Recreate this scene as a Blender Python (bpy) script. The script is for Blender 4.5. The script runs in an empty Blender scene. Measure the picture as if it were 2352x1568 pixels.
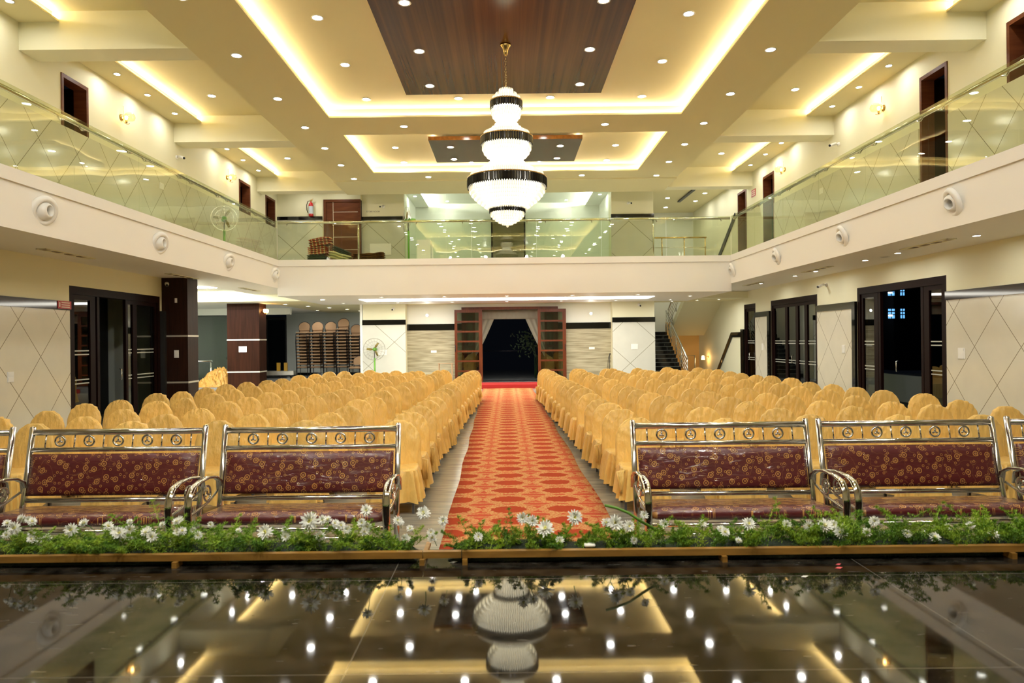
import bpy, math, random
from math import sin, cos, pi, sqrt, radians as R
from mathutils import Vector, Matrix, noise

# ------------------------------------------------------------------ camera, world, exposure
sc = bpy.context.scene
COL = sc.collection
cam_d = bpy.data.cameras.new('camera')
cam = bpy.data.objects.new('camera', cam_d); COL.objects.link(cam)
cam_d.sensor_width = 36.0; cam_d.lens = 24.0
cam_d.shift_x = 0.0047; cam_d.shift_y = -0.0017
cam.location = (0, 0, 1.85)
cam.rotation_euler = (Matrix.Rotation(R(90), 4, 'X') @ Matrix.Rotation(-0.011, 4, 'Z')).to_euler()
cam_d.dof.use_dof = True; cam_d.dof.focus_distance = 9.0; cam_d.dof.aperture_fstop = 2.8
cam_d.clip_end = 200
sc.camera = cam
w = bpy.data.worlds.new('night'); sc.world = w; w.use_nodes = True
w.node_tree.nodes['Background'].inputs[0].default_value = (0.010, 0.013, 0.02, 1)
w.node_tree.nodes['Background'].inputs[1].default_value = 0.06
sc.view_settings.view_transform = 'Standard'; sc.view_settings.look = 'None'
sc.view_settings.gamma = 1.0; sc.view_settings.use_curve_mapping = False
sc.view_settings.exposure = 1.5
cy = sc.cycles
cy.use_denoising = True
cy.max_bounces = 7; cy.diffuse_bounces = 4; cy.glossy_bounces = 4
cy.transmission_bounces = 4; cy.transparent_max_bounces = 16
cy.caustics_reflective = False; cy.caustics_refractive = False
cy.sample_clamp_indirect = 6.0
L_DOWN, L_LED, L_CRYS, L_CORE = 60.0, 34.0, .13, 2.2
WARM, COOL, CRY = (1.0, .80, .56), (1.0, .985, .93), (1.0, .91, .64)
P_SPOT = 210.0
random.seed(7)

# ------------------------------------------------------------------ helpers
def tag(o, label=None, cat=None, group=None, kind=None):
    if label: o['label'] = label
    if cat: o['category'] = cat
    if group: o['group'] = group
    if kind: o['kind'] = kind
    return o

class MB:
    def __init__(s): s.v = []; s.f = []; s.sm = []
    def add(s, vs, fs, smooth=False):
        b = len(s.v); s.v += [tuple(p) for p in vs]
        s.f += [tuple(i + b for i in f) for f in fs]; s.sm += [smooth] * len(fs)
        return s
    def box(s, x0, x1, y0, y1, z0, z1):
        vs = [(x, y, z) for x in (x0, x1) for y in (y0, y1) for z in (z0, z1)]
        return s.add(vs, [(0,1,3,2),(4,6,7,5),(0,4,5,1),(2,3,7,6),(0,2,6,4),(1,5,7,3)])
    def rbox(s, x0, x1, y0, y1, z0, z1, r=.02, n=3):
        """box with rounded vertical corners and eased top and bottom"""
        rings = []
        for (dz, ins) in ((0, r*.6), (r*.3, r*.15), (r*.7, 0)):
            rings.append((z0 + dz, ins))
        for (dz, ins) in ((-r*.7, 0), (-r*.3, r*.15), (0, r*.6)):
            rings.append((z1 + dz, ins))
        vs = []; m = 4 * (n + 1)
        for z, ins in rings:
            for cx, cyy, a0 in ((x1-r, y1-r, 0), (x0+r, y1-r, 90), (x0+r, y0+r, 180), (x1-r, y0+r, 270)):
                for k in range(n + 1):
                    a = R(a0 + 90*k/n); q = r - ins
                    vs.append((cx + q*cos(a), cyy + q*sin(a), z))
        fs = []
        for i in range(len(rings)-1):
            for j in range(m):
                fs.append((i*m+j, i*m+(j+1)%m, (i+1)*m+(j+1)%m, (i+1)*m+j))
        fs.append(tuple(range(m-1, -1, -1))); fs.append(tuple((len(rings)-1)*m+j for j in range(m)))
        return s.add(vs, fs, True)
    def tube(s, pts, r, n=8, closed=False, flat=None):
        pts = [Vector(p) for p in pts]; N = len(pts); vs = []
        up = Vector((0, 0, 1)); last = None
        for i, p in enumerate(pts):
            if closed: t = (pts[(i+1) % N] - pts[i-1])
            else: t = (pts[min(i+1, N-1)] - pts[max(i-1, 0)])
            t.normalize()
            if last is None:
                a = t.cross(up)
                if a.length < 1e-3: a = t.cross(Vector((0, 1, 0)))
            else:
                a = last - t * last.dot(t)
            a.normalize(); last = a; b = t.cross(a)
            rr = r[i] if isinstance(r, (list, tuple)) else r
            for k in range(n):
                an = 2*pi*k/n + (pi/n if n == 4 else 0)
                ra, rb = (rr, rr) if flat is None else (rr, rr*flat)
                vs.append(p + a*ra*cos(an) + b*rb*sin(an))
        fs = []
        for i in range(N if closed else N-1):
            for k in range(n):
                fs.append((i*n+k, i*n+(k+1) % n, ((i+1) % N)*n+(k+1) % n, ((i+1) % N)*n+k))
        if not closed:
            fs.append(tuple(range(n-1, -1, -1))); fs.append(tuple((N-1)*n+k for k in range(n)))
        return s.add(vs, fs, n > 4)
    def lathe(s, prof, n=24, c=(0, 0, 0), axis='Z', smooth=True):
        vs = []
        for r, h in prof:
            for k in range(n):
                a = 2*pi*k/n; q = (r*cos(a), r*sin(a), h)
                if axis == 'X': q = (h, r*cos(a), r*sin(a))
                if axis == '-X': q = (-h, r*cos(a), r*sin(a))
                if axis == 'Y': q = (r*cos(a), h, r*sin(a))
                if axis == '-Y': q = (r*cos(a), -h, r*sin(a))
                vs.append((q[0]+c[0], q[1]+c[1], q[2]+c[2]))
        fs = []
        for i in range(len(prof)-1):
            for k in range(n):
                fs.append((i*n+k, i*n+(k+1) % n, (i+1)*n+(k+1) % n, (i+1)*n+k))
        return s.add(vs, fs, smooth)
    def disc(s, r, n, c, smooth=False):
        vs = [(c[0]+r*cos(2*pi*k/n), c[1]+r*sin(2*pi*k/n), c[2]) for k in range(n)]
        return s.add(vs, [tuple(range(n-1, -1, -1))])
    def quad(s, a, b, c, d): return s.add([a, b, c, d], [(0, 1, 2, 3)])
    def mesh(s, name, mat):
        me = bpy.data.meshes.new(name); me.from_pydata(s.v, [], s.f)
        me.polygons.foreach_set('use_smooth', s.sm)
        if mat: me.materials.append(mat)
        me.update(); return me
    def build(s, name, mat, parent=None, loc=None, rz=0):
        o = bpy.data.objects.new(name, s.mesh(name, mat)); COL.objects.link(o)
        if parent: o.parent = parent
        if loc: o.location = loc
        if rz: o.rotation_euler[2] = rz
        return o

def empty(name, loc=(0, 0, 0), rz=0, label=None, cat=None, group=None, kind=None):
    o = bpy.data.objects.new(name, None); COL.objects.link(o); o.empty_display_size = .1
    o.location = loc; o.rotation_euler = (0, 0, rz)
    return tag(o, label, cat, group, kind)
def copy_tree(o, parent=None):
    c = o.copy(); COL.objects.link(c)
    if parent: c.parent = parent
    for ch in list(o.children): copy_tree(ch, c)
    return c
def place(o, loc, rz=0, label=None, group=None, s=1.0):
    o.location = loc; o.rotation_euler = (0, 0, rz); o.scale = (s, s, s)
    if label: o['label'] = label
    if group: o['group'] = group
    return o
def struct(name, mb, mat, parent=None): return tag(mb.build(name, mat, parent), kind='structure')
def put_text(txt, size, mat, parent, loc, rot, name='lettering', depth=.001):
    cu = bpy.data.curves.new(name, 'FONT'); cu.body = txt; cu.size = size; cu.extrude = depth
    cu.align_x = 'CENTER'; cu.align_y = 'CENTER'; cu.materials.append(mat)
    tmp = bpy.data.objects.new(name + '_curve', cu); COL.objects.link(tmp); bpy.context.view_layer.update()
    me = bpy.data.meshes.new_from_object(tmp); bpy.data.objects.remove(tmp)
    o = bpy.data.objects.new(name, me); COL.objects.link(o)
    if not me.materials: me.materials.append(mat)
    if parent: o.parent = parent
    o.location = loc; o.rotation_euler = rot; return o

# ------------------------------------------------------------------ materials
def N(nt, t, **kw):
    n = nt.nodes.new(t)
    for k, v in kw.items():
        if k == 'op': n.operation = v
        elif k.startswith('i'): n.inputs[int(k[1:])].default_value = v
        else: setattr(n, k, v)
    return n
def mat(name, col, rough=.6, metal=0., spec=.5, coat=0., emis=None, estr=0., bump=None, vary=None, sheen=0., alt=None):
    m = bpy.data.materials.new(name); m.use_nodes = True; nt = m.node_tree
    p = nt.nodes['Principled BSDF']
    p.inputs['Base Color'].default_value = (*col, 1); p.inputs['Roughness'].default_value = rough
    p.inputs['Metallic'].default_value = metal; p.inputs['Specular IOR Level'].default_value = spec
    p.inputs['Coat Weight'].default_value = coat; p.inputs['Coat Roughness'].default_value = .06
    p.inputs['Sheen Weight'].default_value = sheen
    if emis: p.inputs['Emission Color'].default_value = (*emis, 1); p.inputs['Emission Strength'].default_value = estr
    tc = N(nt, 'ShaderNodeNewGeometry')
    if bump:   # (scale, strength, distance[, stretch])
        mp = N(nt, 'ShaderNodeMapping'); mp.inputs['Scale'].default_value = bump[3] if len(bump) > 3 else (1, 1, 1)
        src = N(nt, 'ShaderNodeTexCoord').outputs['Object']
        nt.links.new(src, mp.inputs[0])
        nz = N(nt, 'ShaderNodeTexNoise'); nz.inputs['Scale'].default_value = bump[0]; nz.inputs['Detail'].default_value = 3
        nt.links.new(mp.outputs[0], nz.inputs['Vector'])
        b = N(nt, 'ShaderNodeBump'); b.inputs['Strength'].default_value = bump[1]; b.inputs['Distance'].default_value = bump[2]
        nt.links.new(nz.outputs['Fac'], b.inputs['Height']); nt.links.new(b.outputs[0], p.inputs['Normal'])
    if vary:   # (colour2, scale, stretch)
        mp = N(nt, 'ShaderNodeMapping'); mp.inputs['Scale'].default_value = vary[2]
        nt.links.new(tc.outputs['Position'], mp.inputs[0])
        nz = N(nt, 'ShaderNodeTexNoise'); nz.inputs['Scale'].default_value = vary[1]; nz.inputs['Detail'].default_value = 5
        nt.links.new(mp.outputs[0], nz.inputs['Vector'])
        cr = N(nt, 'ShaderNodeValToRGB'); cr.color_ramp.elements[0].position = .35; cr.color_ramp.elements[1].position = .68
        cr.color_ramp.elements[0].color = (*col, 1); cr.color_ramp.elements[1].color = (*vary[0], 1)
        nt.links.new(nz.outputs['Fac'], cr.inputs[0]); nt.links.new(cr.outputs[0], p.inputs['Base Color'])
    return m
def emit(name, col, s):
    m = bpy.data.materials.new(name); m.use_nodes = True; nt = m.node_tree; nt.nodes.clear()
    e = N(nt, 'ShaderNodeEmission'); e.inputs[0].default_value = (*col, 1); e.inputs[1].default_value = s
    o = N(nt, 'ShaderNodeOutputMaterial'); nt.links.new(e.outputs[0], o.inputs[0]); return m
def glass(name, tint=(.86, .90, .80), ior=1.5, wav=0.0, gain=1.0, rough=0.0):
    m = bpy.data.materials.new(name); m.use_nodes = True; nt = m.node_tree; nt.nodes.clear()
    t = N(nt, 'ShaderNodeBsdfTransparent'); t.inputs[0].default_value = (*tint, 1)
    g = N(nt, 'ShaderNodeBsdfGlossy'); g.inputs['Roughness'].default_value = rough
    ge0 = N(nt, 'ShaderNodeNewGeometry'); dt = N(nt, 'ShaderNodeVectorMath', operation='DOT_PRODUCT')
    nt.links.new(ge0.outputs['Incoming'], dt.inputs[0]); nt.links.new(ge0.outputs['Normal'], dt.inputs[1])
    ab = N(nt, 'ShaderNodeMath', op='ABSOLUTE'); nt.links.new(dt.outputs['Value'], ab.inputs[0])
    om = N(nt, 'ShaderNodeMath', op='SUBTRACT', i0=1.0); nt.links.new(ab.outputs[0], om.inputs[1])
    pw = N(nt, 'ShaderNodeMath', op='POWER', i1=5.0); nt.links.new(om.outputs[0], pw.inputs[0])
    f0 = ((ior-1)/(ior+1))**2
    fr = N(nt, 'ShaderNodeMath', op='MULTIPLY_ADD', i1=1-f0, i2=f0); nt.links.new(pw.outputs[0], fr.inputs[0])
    mu = N(nt, 'ShaderNodeMath', op='MULTIPLY', use_clamp=True); mu.inputs[1].default_value = gain
    mx = N(nt, 'ShaderNodeMixShader'); o = N(nt, 'ShaderNodeOutputMaterial')
    nt.links.new(fr.outputs[0], mu.inputs[0]); nt.links.new(mu.outputs[0], mx.inputs[0])
    nt.links.new(t.outputs[0], mx.inputs[1]); nt.links.new(g.outputs[0], mx.inputs[2]); nt.links.new(mx.outputs[0], o.inputs[0])
    if wav:
        nz = N(nt, 'ShaderNodeTexNoise'); nz.inputs['Scale'].default_value = .9; nz.inputs['Detail'].default_value = 1
        ge = N(nt, 'ShaderNodeNewGeometry'); nt.links.new(ge.outputs['Position'], nz.inputs['Vector'])
        b = N(nt, 'ShaderNodeBump'); b.inputs['Strength'].default_value = 1; b.inputs['Distance'].default_value = wav
        nt.links.new(nz.outputs['Fac'], b.inputs['Height']); nt.links.new(b.outputs[0], g.inputs['Normal'])
    return m

M = {}
M['paint'] = mat('cream_paint', (.84, .81, .58), .62, spec=.35, bump=(60, .05, .002))
M['ceil'] = mat('ceiling_paint', (.77, .70, .42), .7, spec=.3)
M['fascia'] = mat('fascia_paint', (.89, .86, .79), .5)
M['white'] = mat('white_plastic', (.86, .85, .80), .3)
M['whitewall'] = mat('pale_green_white_paint', (.87, .88, .80), .55)
M['greywall'] = mat('grey_paint', (.72, .76, .71), .6)
M['black'] = mat('black_granite', (.006, .006, .005), .06, spec=.6)
M['blackmat'] = mat('black_matt', (.01, .01, .01), .6)
M['wood'] = mat('dark_walnut_veneer', (.022, .009, .006), .35, spec=.15, vary=((.035, .014, .008), 3.0, (6, 6, .5)))
M['pillarwood'] = mat('red_brown_veneer', (.020, .0065, .003), .5, spec=.05, vary=((.034, .011, .005), 2.5, (6, 6, .4)))
M['ceilwood'] = mat('glossy_ceiling_veneer', (.075, .026, .003), .20, spec=.20, vary=((.13, .050, .008), 1.6, (7, .12, 7)))
M['doorwood'] = mat('varnished_red_teak', (.085, .018, .005), .35, spec=.25, vary=((.14, .034, .009), 4, (5, 5, .6)))
M['leafwood'] = mat('reddish_door_veneer', (.10, .028, .010), .38, spec=.2, vary=((.14, .042, .015), 3, (.6, 6, 6)))
M['frame'] = mat('dark_frame', (.012, .004, .003), .4, spec=.08)
M['steel'] = mat('polished_steel', (.70, .69, .66), .14, metal=1.0)
M['chrome'] = mat('chrome_band', (.70, .69, .66), .09, metal=1.0, bump=(40, .25, .003))
M['gold'] = mat('brass', (.62, .42, .15), .22, metal=1.0)
M['alu'] = mat('aluminium_strip', (.75, .70, .60), .35, metal=.6)
M['dark'] = mat('dark_metal', (.03, .03, .035), .35, metal=.8)
M['glass'] = glass('balustrade_glass', (.87, .90, .785), 1.5, wav=.006, gain=1.0)
M['pane'] = glass('door_glass', (.55, .58, .50), 1.55, gain=1.6)
M['roomglass'] = glass('partition_glass', (.93, .97, .92), 1.5, gain=1.2)
M['bulbglass'] = glass('amber_globe', (.98, .9, .7), 1.4)
M['down'] = emit('downlight_glow', COOL, L_DOWN)
M['down2'] = emit('wall_washer_glow', COOL, L_DOWN*1.7)
M['downoff'] = mat('unlit_lens', (.25, .22, .16), .3)
M['led'] = emit('led_glow', WARM, L_LED)
M['ledwhite'] = emit('lit_recess_glow', (1, .95, .82), 5.0)
M['ledbright'] = emit('bright_led_glow', (1, .98, .92), 90.0)
M['bulb'] = emit('warm_bulb', (1.0, .62, .22), 28.0)
M['lamp'] = emit('frosted_shade_glow', (1.0, .55, .18), 14.0)
M['core'] = emit('chandelier_core', CRY, L_CORE)
M['crys'] = mat('crystal_prisms', (.9, .86, .76), .12, spec=.9, emis=CRY, estr=L_CRYS)
M['rod'] = mat('black_crystal_rods', (.008, .007, .006), .12, spec=.35)
M['terra'] = mat('grey_stone_floor', (.20, .19, .155), .22, spec=.5, vary=((.34, .32, .25), 2.2, (1, 6, 1)))
M['greyfloor'] = mat('bluish_grey_floor', (.20, .21, .22), .25)
M['redcarpet'] = mat('red_runner', (.35, .012, .01), .9)
M['trav'] = mat('travertine', (.26, .225, .14), .4, spec=.3, vary=((.50, .45, .31), 2.2, (.6, .6, 11)))
M['batten'] = mat('gold_brown_timber', (.22, .11, .018), .45, bump=(12, .3, .01), vary=((.34, .18, .035), 5, (1, 6, 6)))
M['red_sign'] = mat('red_sign', (.45, .012, .008), .35)
M['txt'] = mat('pale_print', (.8, .6, .5), .5)
M['dtxt'] = mat('dark_print', (.06, .03, .01), .5)
M['green_paint'] = mat('green_enamel', (.11, .33, .02), .3)
M['blade'] = mat('olive_fan_blade', (.22, .16, .01), .3)
M['red_paint'] = mat('red_enamel', (.50, .01, .01), .25)
M['weave'] = mat('brown_patterned_fabric', (.42, .26, .14), .8)
M['night'] = emit('far_window_glow', (.15, .45, .9), .5)
M['nightw'] = emit('far_lamp_glow', (.9, .95, 1.0), 6.0)
M['parapet'] = mat('grey_white_parapet', (.55, .6, .56), .7)
M['stem'] = mat('flower_stem', (.10, .25, .02), .5)
M['petal'] = mat('white_petal', (.86, .87, .80), .5, sheen=.2)
M['pcore'] = mat('yellow_green_core', (.65, .62, .12), .6)
M['pink'] = mat('pink_petal', (.75, .12, .13), .5)
M['foam'] = mat('dark_green_foam', (.008, .018, .005), .8, bump=(30, 1, .02))
M['leg'] = mat('grey_chair_leg', (.16, .16, .17), .35, metal=.7)
M['curtain'] = mat('sheer_curtain', (.42, .42, .34), .8, bump=(8, .6, .03, (8, 1, .3)))
M['leaf'] = mat('dark_leaf', (.012, .035, .004), .6)

def satin():
    m = mat('gold_satin', (.80, .47, .13), .42, spec=.35, sheen=.25, bump=(9, .9, .035, (1.6, 1.6, .6)))
    nt = m.node_tree; p = nt.nodes['Principled BSDF']
    oi = N(nt, 'ShaderNodeObjectInfo'); mr = N(nt, 'ShaderNodeMapRange')
    mr.inputs['To Min'].default_value = .86; mr.inputs['To Max'].default_value = 1.08
    hs = N(nt, 'ShaderNodeHueSaturation'); hs.inputs['Color'].default_value = (.77, .49, .13, 1)
    nt.links.new(oi.outputs['Random'], mr.inputs[0]); nt.links.new(mr.outputs[0], hs.inputs['Value'])
    nt.links.new(hs.outputs[0], p.inputs['Base Color'])
    p.inputs['Sheen Tint'].default_value = (1, .8, .4, 1); return m
M['satin'] = satin()
M['satin2'] = mat('gold_satin_heap', (.50, .27, .055), .38, spec=.4, bump=(7, 1.0, .09))

def lattice(name, base, line, su=1.2, sv=1.42, offu=.0, offv=.36, wid=.007, rough=.12, cloud=None):
    """polished tiles with fine diagonal joints, from world position (X+Y across, Z up)"""
    m = mat(name, base, rough, spec=.5); nt = m.node_tree; p = nt.nodes['Principled BSDF']
    g = N(nt, 'ShaderNodeNewGeometry'); sx = N(nt, 'ShaderNodeSeparateXYZ'); nt.links.new(g.outputs['Position'], sx.inputs[0])
    h = N(nt, 'ShaderNodeMath', op='ADD'); nt.links.new(sx.outputs[0], h.inputs[0]); nt.links.new(sx.outputs[1], h.inputs[1])
    hu = N(nt, 'ShaderNodeMath', op='MULTIPLY_ADD', i1=1/su, i2=offu); nt.links.new(h.outputs[0], hu.inputs[0])
    zv = N(nt, 'ShaderNodeMath', op='MULTIPLY_ADD', i1=1/sv, i2=offv); nt.links.new(sx.outputs[2], zv.inputs[0])
    ds = []
    for op in ('ADD', 'SUBTRACT'):
        a = N(nt, 'ShaderNodeMath', op=op); nt.links.new(hu.outputs[0], a.inputs[0]); nt.links.new(zv.outputs[0], a.inputs[1])
        b = N(nt, 'ShaderNodeMath', op='PINGPONG', i1=.5); nt.links.new(a.outputs[0], b.inputs[0]); ds.append(b)
    mn = N(nt, 'ShaderNodeMath', op='MINIMUM'); nt.links.new(ds[0].outputs[0], mn.inputs[0]); nt.links.new(ds[1].outputs[0], mn.inputs[1])
    lt = N(nt, 'ShaderNodeMath', op='LESS_THAN', i1=wid); nt.links.new(mn.outputs[0], lt.inputs[0])
    nz = N(nt, 'ShaderNodeTexNoise'); nz.inputs['Scale'].default_value = 2.2; nz.inputs['Detail'].default_value = 6
    nt.links.new(g.outputs['Position'], nz.inputs['Vector'])
    c1 = N(nt, 'ShaderNodeMix', data_type='RGBA'); c1.inputs[6].default_value = (*base, 1)
    c1.inputs[7].default_value = (*[c*.86 for c in base], 1); nt.links.new(nz.outputs['Fac'], c1.inputs[0])
    mx = N(nt, 'ShaderNodeMix', data_type='RGBA'); nt.links.new(lt.outputs[0], mx.inputs[0])
    nt.links.new(c1.outputs[2], mx.inputs[6]); mx.inputs[7].default_value = (*line, 1)
    nt.links.new(mx.outputs[2], p.inputs['Base Color']); return m
M['tile'] = lattice('diamond_jointed_tile', (.80, .76, .62), (.26, .22, .14))
M['tileb'] = lattice('diamond_jointed_pillar_tile', (.68, .68, .60), (.24, .22, .15), su=2.1, sv=1.9, offu=.12, offv=.05, wid=.006)

def granite():
    m = mat('brown_black_granite', (.03, .022, .014), .035, spec=.5); nt = m.node_tree; p = nt.nodes['Principled BSDF']
    p.inputs['IOR'].default_value = 1.38
    g = N(nt, 'ShaderNodeNewGeometry')
    nz = N(nt, 'ShaderNodeTexNoise'); nz.inputs['Scale'].default_value = 9; nz.inputs['Detail'].default_value = 8
    nt.links.new(g.outputs['Position'], nz.inputs['Vector'])
    cr = N(nt, 'ShaderNodeValToRGB'); e = cr.color_ramp.elements
    e[0].position = .38; e[0].color = (.004, .003, .002, 1); e[1].position = .64; e[1].color = (.030, .024, .017, 1)
    nt.links.new(nz.outputs['Fac'], cr.inputs[0])
    mp = N(nt, 'ShaderNodeMapping'); mp.inputs['Rotation'].default_value = (0, 0, .6); mp.inputs['Scale'].default_value = (5, 26, 1)
    nt.links.new(g.outputs['Position'], mp.inputs[0])
    n2 = N(nt, 'ShaderNodeTexNoise'); n2.inputs['Scale'].default_value = 2.4; n2.inputs['Detail'].default_value = 2
    nt.links.new(mp.outputs[0], n2.inputs['Vector'])
    gt = N(nt, 'ShaderNodeMath', op='GREATER_THAN', i1=.72); nt.links.new(n2.outputs['Fac'], gt.inputs[0])
    mx = N(nt, 'ShaderNodeMix', data_type='RGBA'); nt.links.new(gt.outputs[0], mx.inputs[0])
    nt.links.new(cr.outputs[0], mx.inputs[6]); mx.inputs[7].default_value = (.09, .085, .075, 1)
    sx = N(nt, 'ShaderNodeSeparateXYZ'); nt.links.new(g.outputs['Position'], sx.inputs[0])
    last = mx
    for ax, per, off in ((0, 2.4, .59), (1, .95, -.52)):
        a = N(nt, 'ShaderNodeMath', op='ADD', i1=off); nt.links.new(sx.outputs[ax], a.inputs[0])
        b = N(nt, 'ShaderNodeMath', op='PINGPONG', i1=per/2); nt.links.new(a.outputs[0], b.inputs[0])
        c = N(nt, 'ShaderNodeMath', op='LESS_THAN', i1=.0025); nt.links.new(b.outputs[0], c.inputs[0])
        m2 = N(nt, 'ShaderNodeMix', data_type='RGBA'); nt.links.new(c.outputs[0], m2.inputs[0])
        nt.links.new(last.outputs[2], m2.inputs[6]); m2.inputs[7].default_value = (.12, .11, .09, 1); last = m2
    nt.links.new(last.outputs[2], p.inputs['Base Color']); return m
M['granite'] = granite()

def carpet():
    m = mat('orange_gold_carpet', (.5, .1, .03), .95, spec=.1, bump=(220, .3, .004)); nt = m.node_tree; p = nt.nodes['Principled BSDF']
    g = N(nt, 'ShaderNodeTexCoord'); sx = N(nt, 'ShaderNodeSeparateXYZ'); nt.links.new(g.outputs['Object'], sx.inputs[0])
    def lnk(a, b): nt.links.new(a, b)
    def cell(ax, per, off):
        a = N(nt, 'ShaderNodeMath', op='ADD', i1=off); lnk(sx.outputs[ax], a.inputs[0])
        b = N(nt, 'ShaderNodeMath', op='PINGPONG', i1=per/2); lnk(a.outputs[0], b.inputs[0]); return b
    nz = N(nt, 'ShaderNodeTexNoise'); nz.inputs['Scale'].default_value = 24; nz.inputs['Detail'].default_value = 3
    lnk(g.outputs['Object'], nz.inputs['Vector'])
    nf = N(nt, 'ShaderNodeMath', op='MULTIPLY_ADD', i1=.55, i2=-.275); lnk(nz.outputs['Fac'], nf.inputs[0])
    def ring(px, ox, py, oy, rx, ry):
        fx = cell(0, px, ox); fy = cell(1, py, oy)
        ax = N(nt, 'ShaderNodeMath', op='MULTIPLY', i1=1/rx); ay = N(nt, 'ShaderNodeMath', op='MULTIPLY', i1=1/ry)
        lnk(fx.outputs[0], ax.inputs[0]); lnk(fy.outputs[0], ay.inputs[0])
        cb = N(nt, 'ShaderNodeCombineXYZ'); lnk(ax.outputs[0], cb.inputs[0]); lnk(ay.outputs[0], cb.inputs[1])
        ln = N(nt, 'ShaderNodeVectorMath', operation='LENGTH'); lnk(cb.outputs[0], ln.inputs[0])
        ad = N(nt, 'ShaderNodeMath', op='ADD'); lnk(ln.outputs['Value'], ad.inputs[0]); lnk(nf.outputs[0], ad.inputs[1]); return ad
    d1 = ring(.60, .0, .46, 0, .21, .15)
    d2 = ring(.60, .30, .46, .23, .19, .07)
    def band(d, lo, hi):
        a = N(nt, 'ShaderNodeMath', op='GREATER_THAN', i1=lo); lnk(d.outputs[0], a.inputs[0])
        b = N(nt, 'ShaderNodeMath', op='LESS_THAN', i1=hi); lnk(d.outputs[0], b.inputs[0])
        c = N(nt, 'ShaderNodeMath', op='MULTIPLY'); lnk(a.outputs[0], c.inputs[0]); lnk(b.outputs[0], c.inputs[1]); return c
    wv = N(nt, 'ShaderNodeTexNoise'); wv.inputs['Scale'].default_value = 42; wv.inputs['Detail'].default_value = 1
    lnk(g.outputs['Object'], wv.inputs['Vector'])
    gt = N(nt, 'ShaderNodeMath', op='GREATER_THAN', i1=.50); lnk(wv.outputs['Fac'], gt.inputs[0])
    b1 = band(d1, .92, 1.42); b2 = band(d2, .75, 1.25)
    mxx = N(nt, 'ShaderNodeMath', op='MAXIMUM'); lnk(b1.outputs[0], mxx.inputs[0]); lnk(b2.outputs[0], mxx.inputs[1])
    gg = N(nt, 'ShaderNodeMath', op='MULTIPLY_ADD', i1=.55, i2=.35); lnk(gt.outputs[0], gg.inputs[0])
    fac = N(nt, 'ShaderNodeMath', op='MULTIPLY'); lnk(mxx.outputs[0], fac.inputs[0]); lnk(gg.outputs[0], fac.inputs[1])
    ins = N(nt, 'ShaderNodeMath', op='LESS_THAN', i1=.92); lnk(d1.outputs[0], ins.inputs[0])
    base = N(nt, 'ShaderNodeMix', data_type='RGBA'); lnk(ins.outputs[0], base.inputs[0])
    base.inputs[6].default_value = (.46, .082, .036, 1); base.inputs[7].default_value = (.36, .050, .016, 1)
    mx = N(nt, 'ShaderNodeMix', data_type='RGBA'); lnk(fac.outputs[0], mx.inputs[0]); lnk(base.outputs[2], mx.inputs[6])
    mx.inputs[7].default_value = (.54, .32, .12, 1); lnk(mx.outputs[2], p.inputs['Base Color']); return m
M['carpet'] = carpet()

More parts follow.
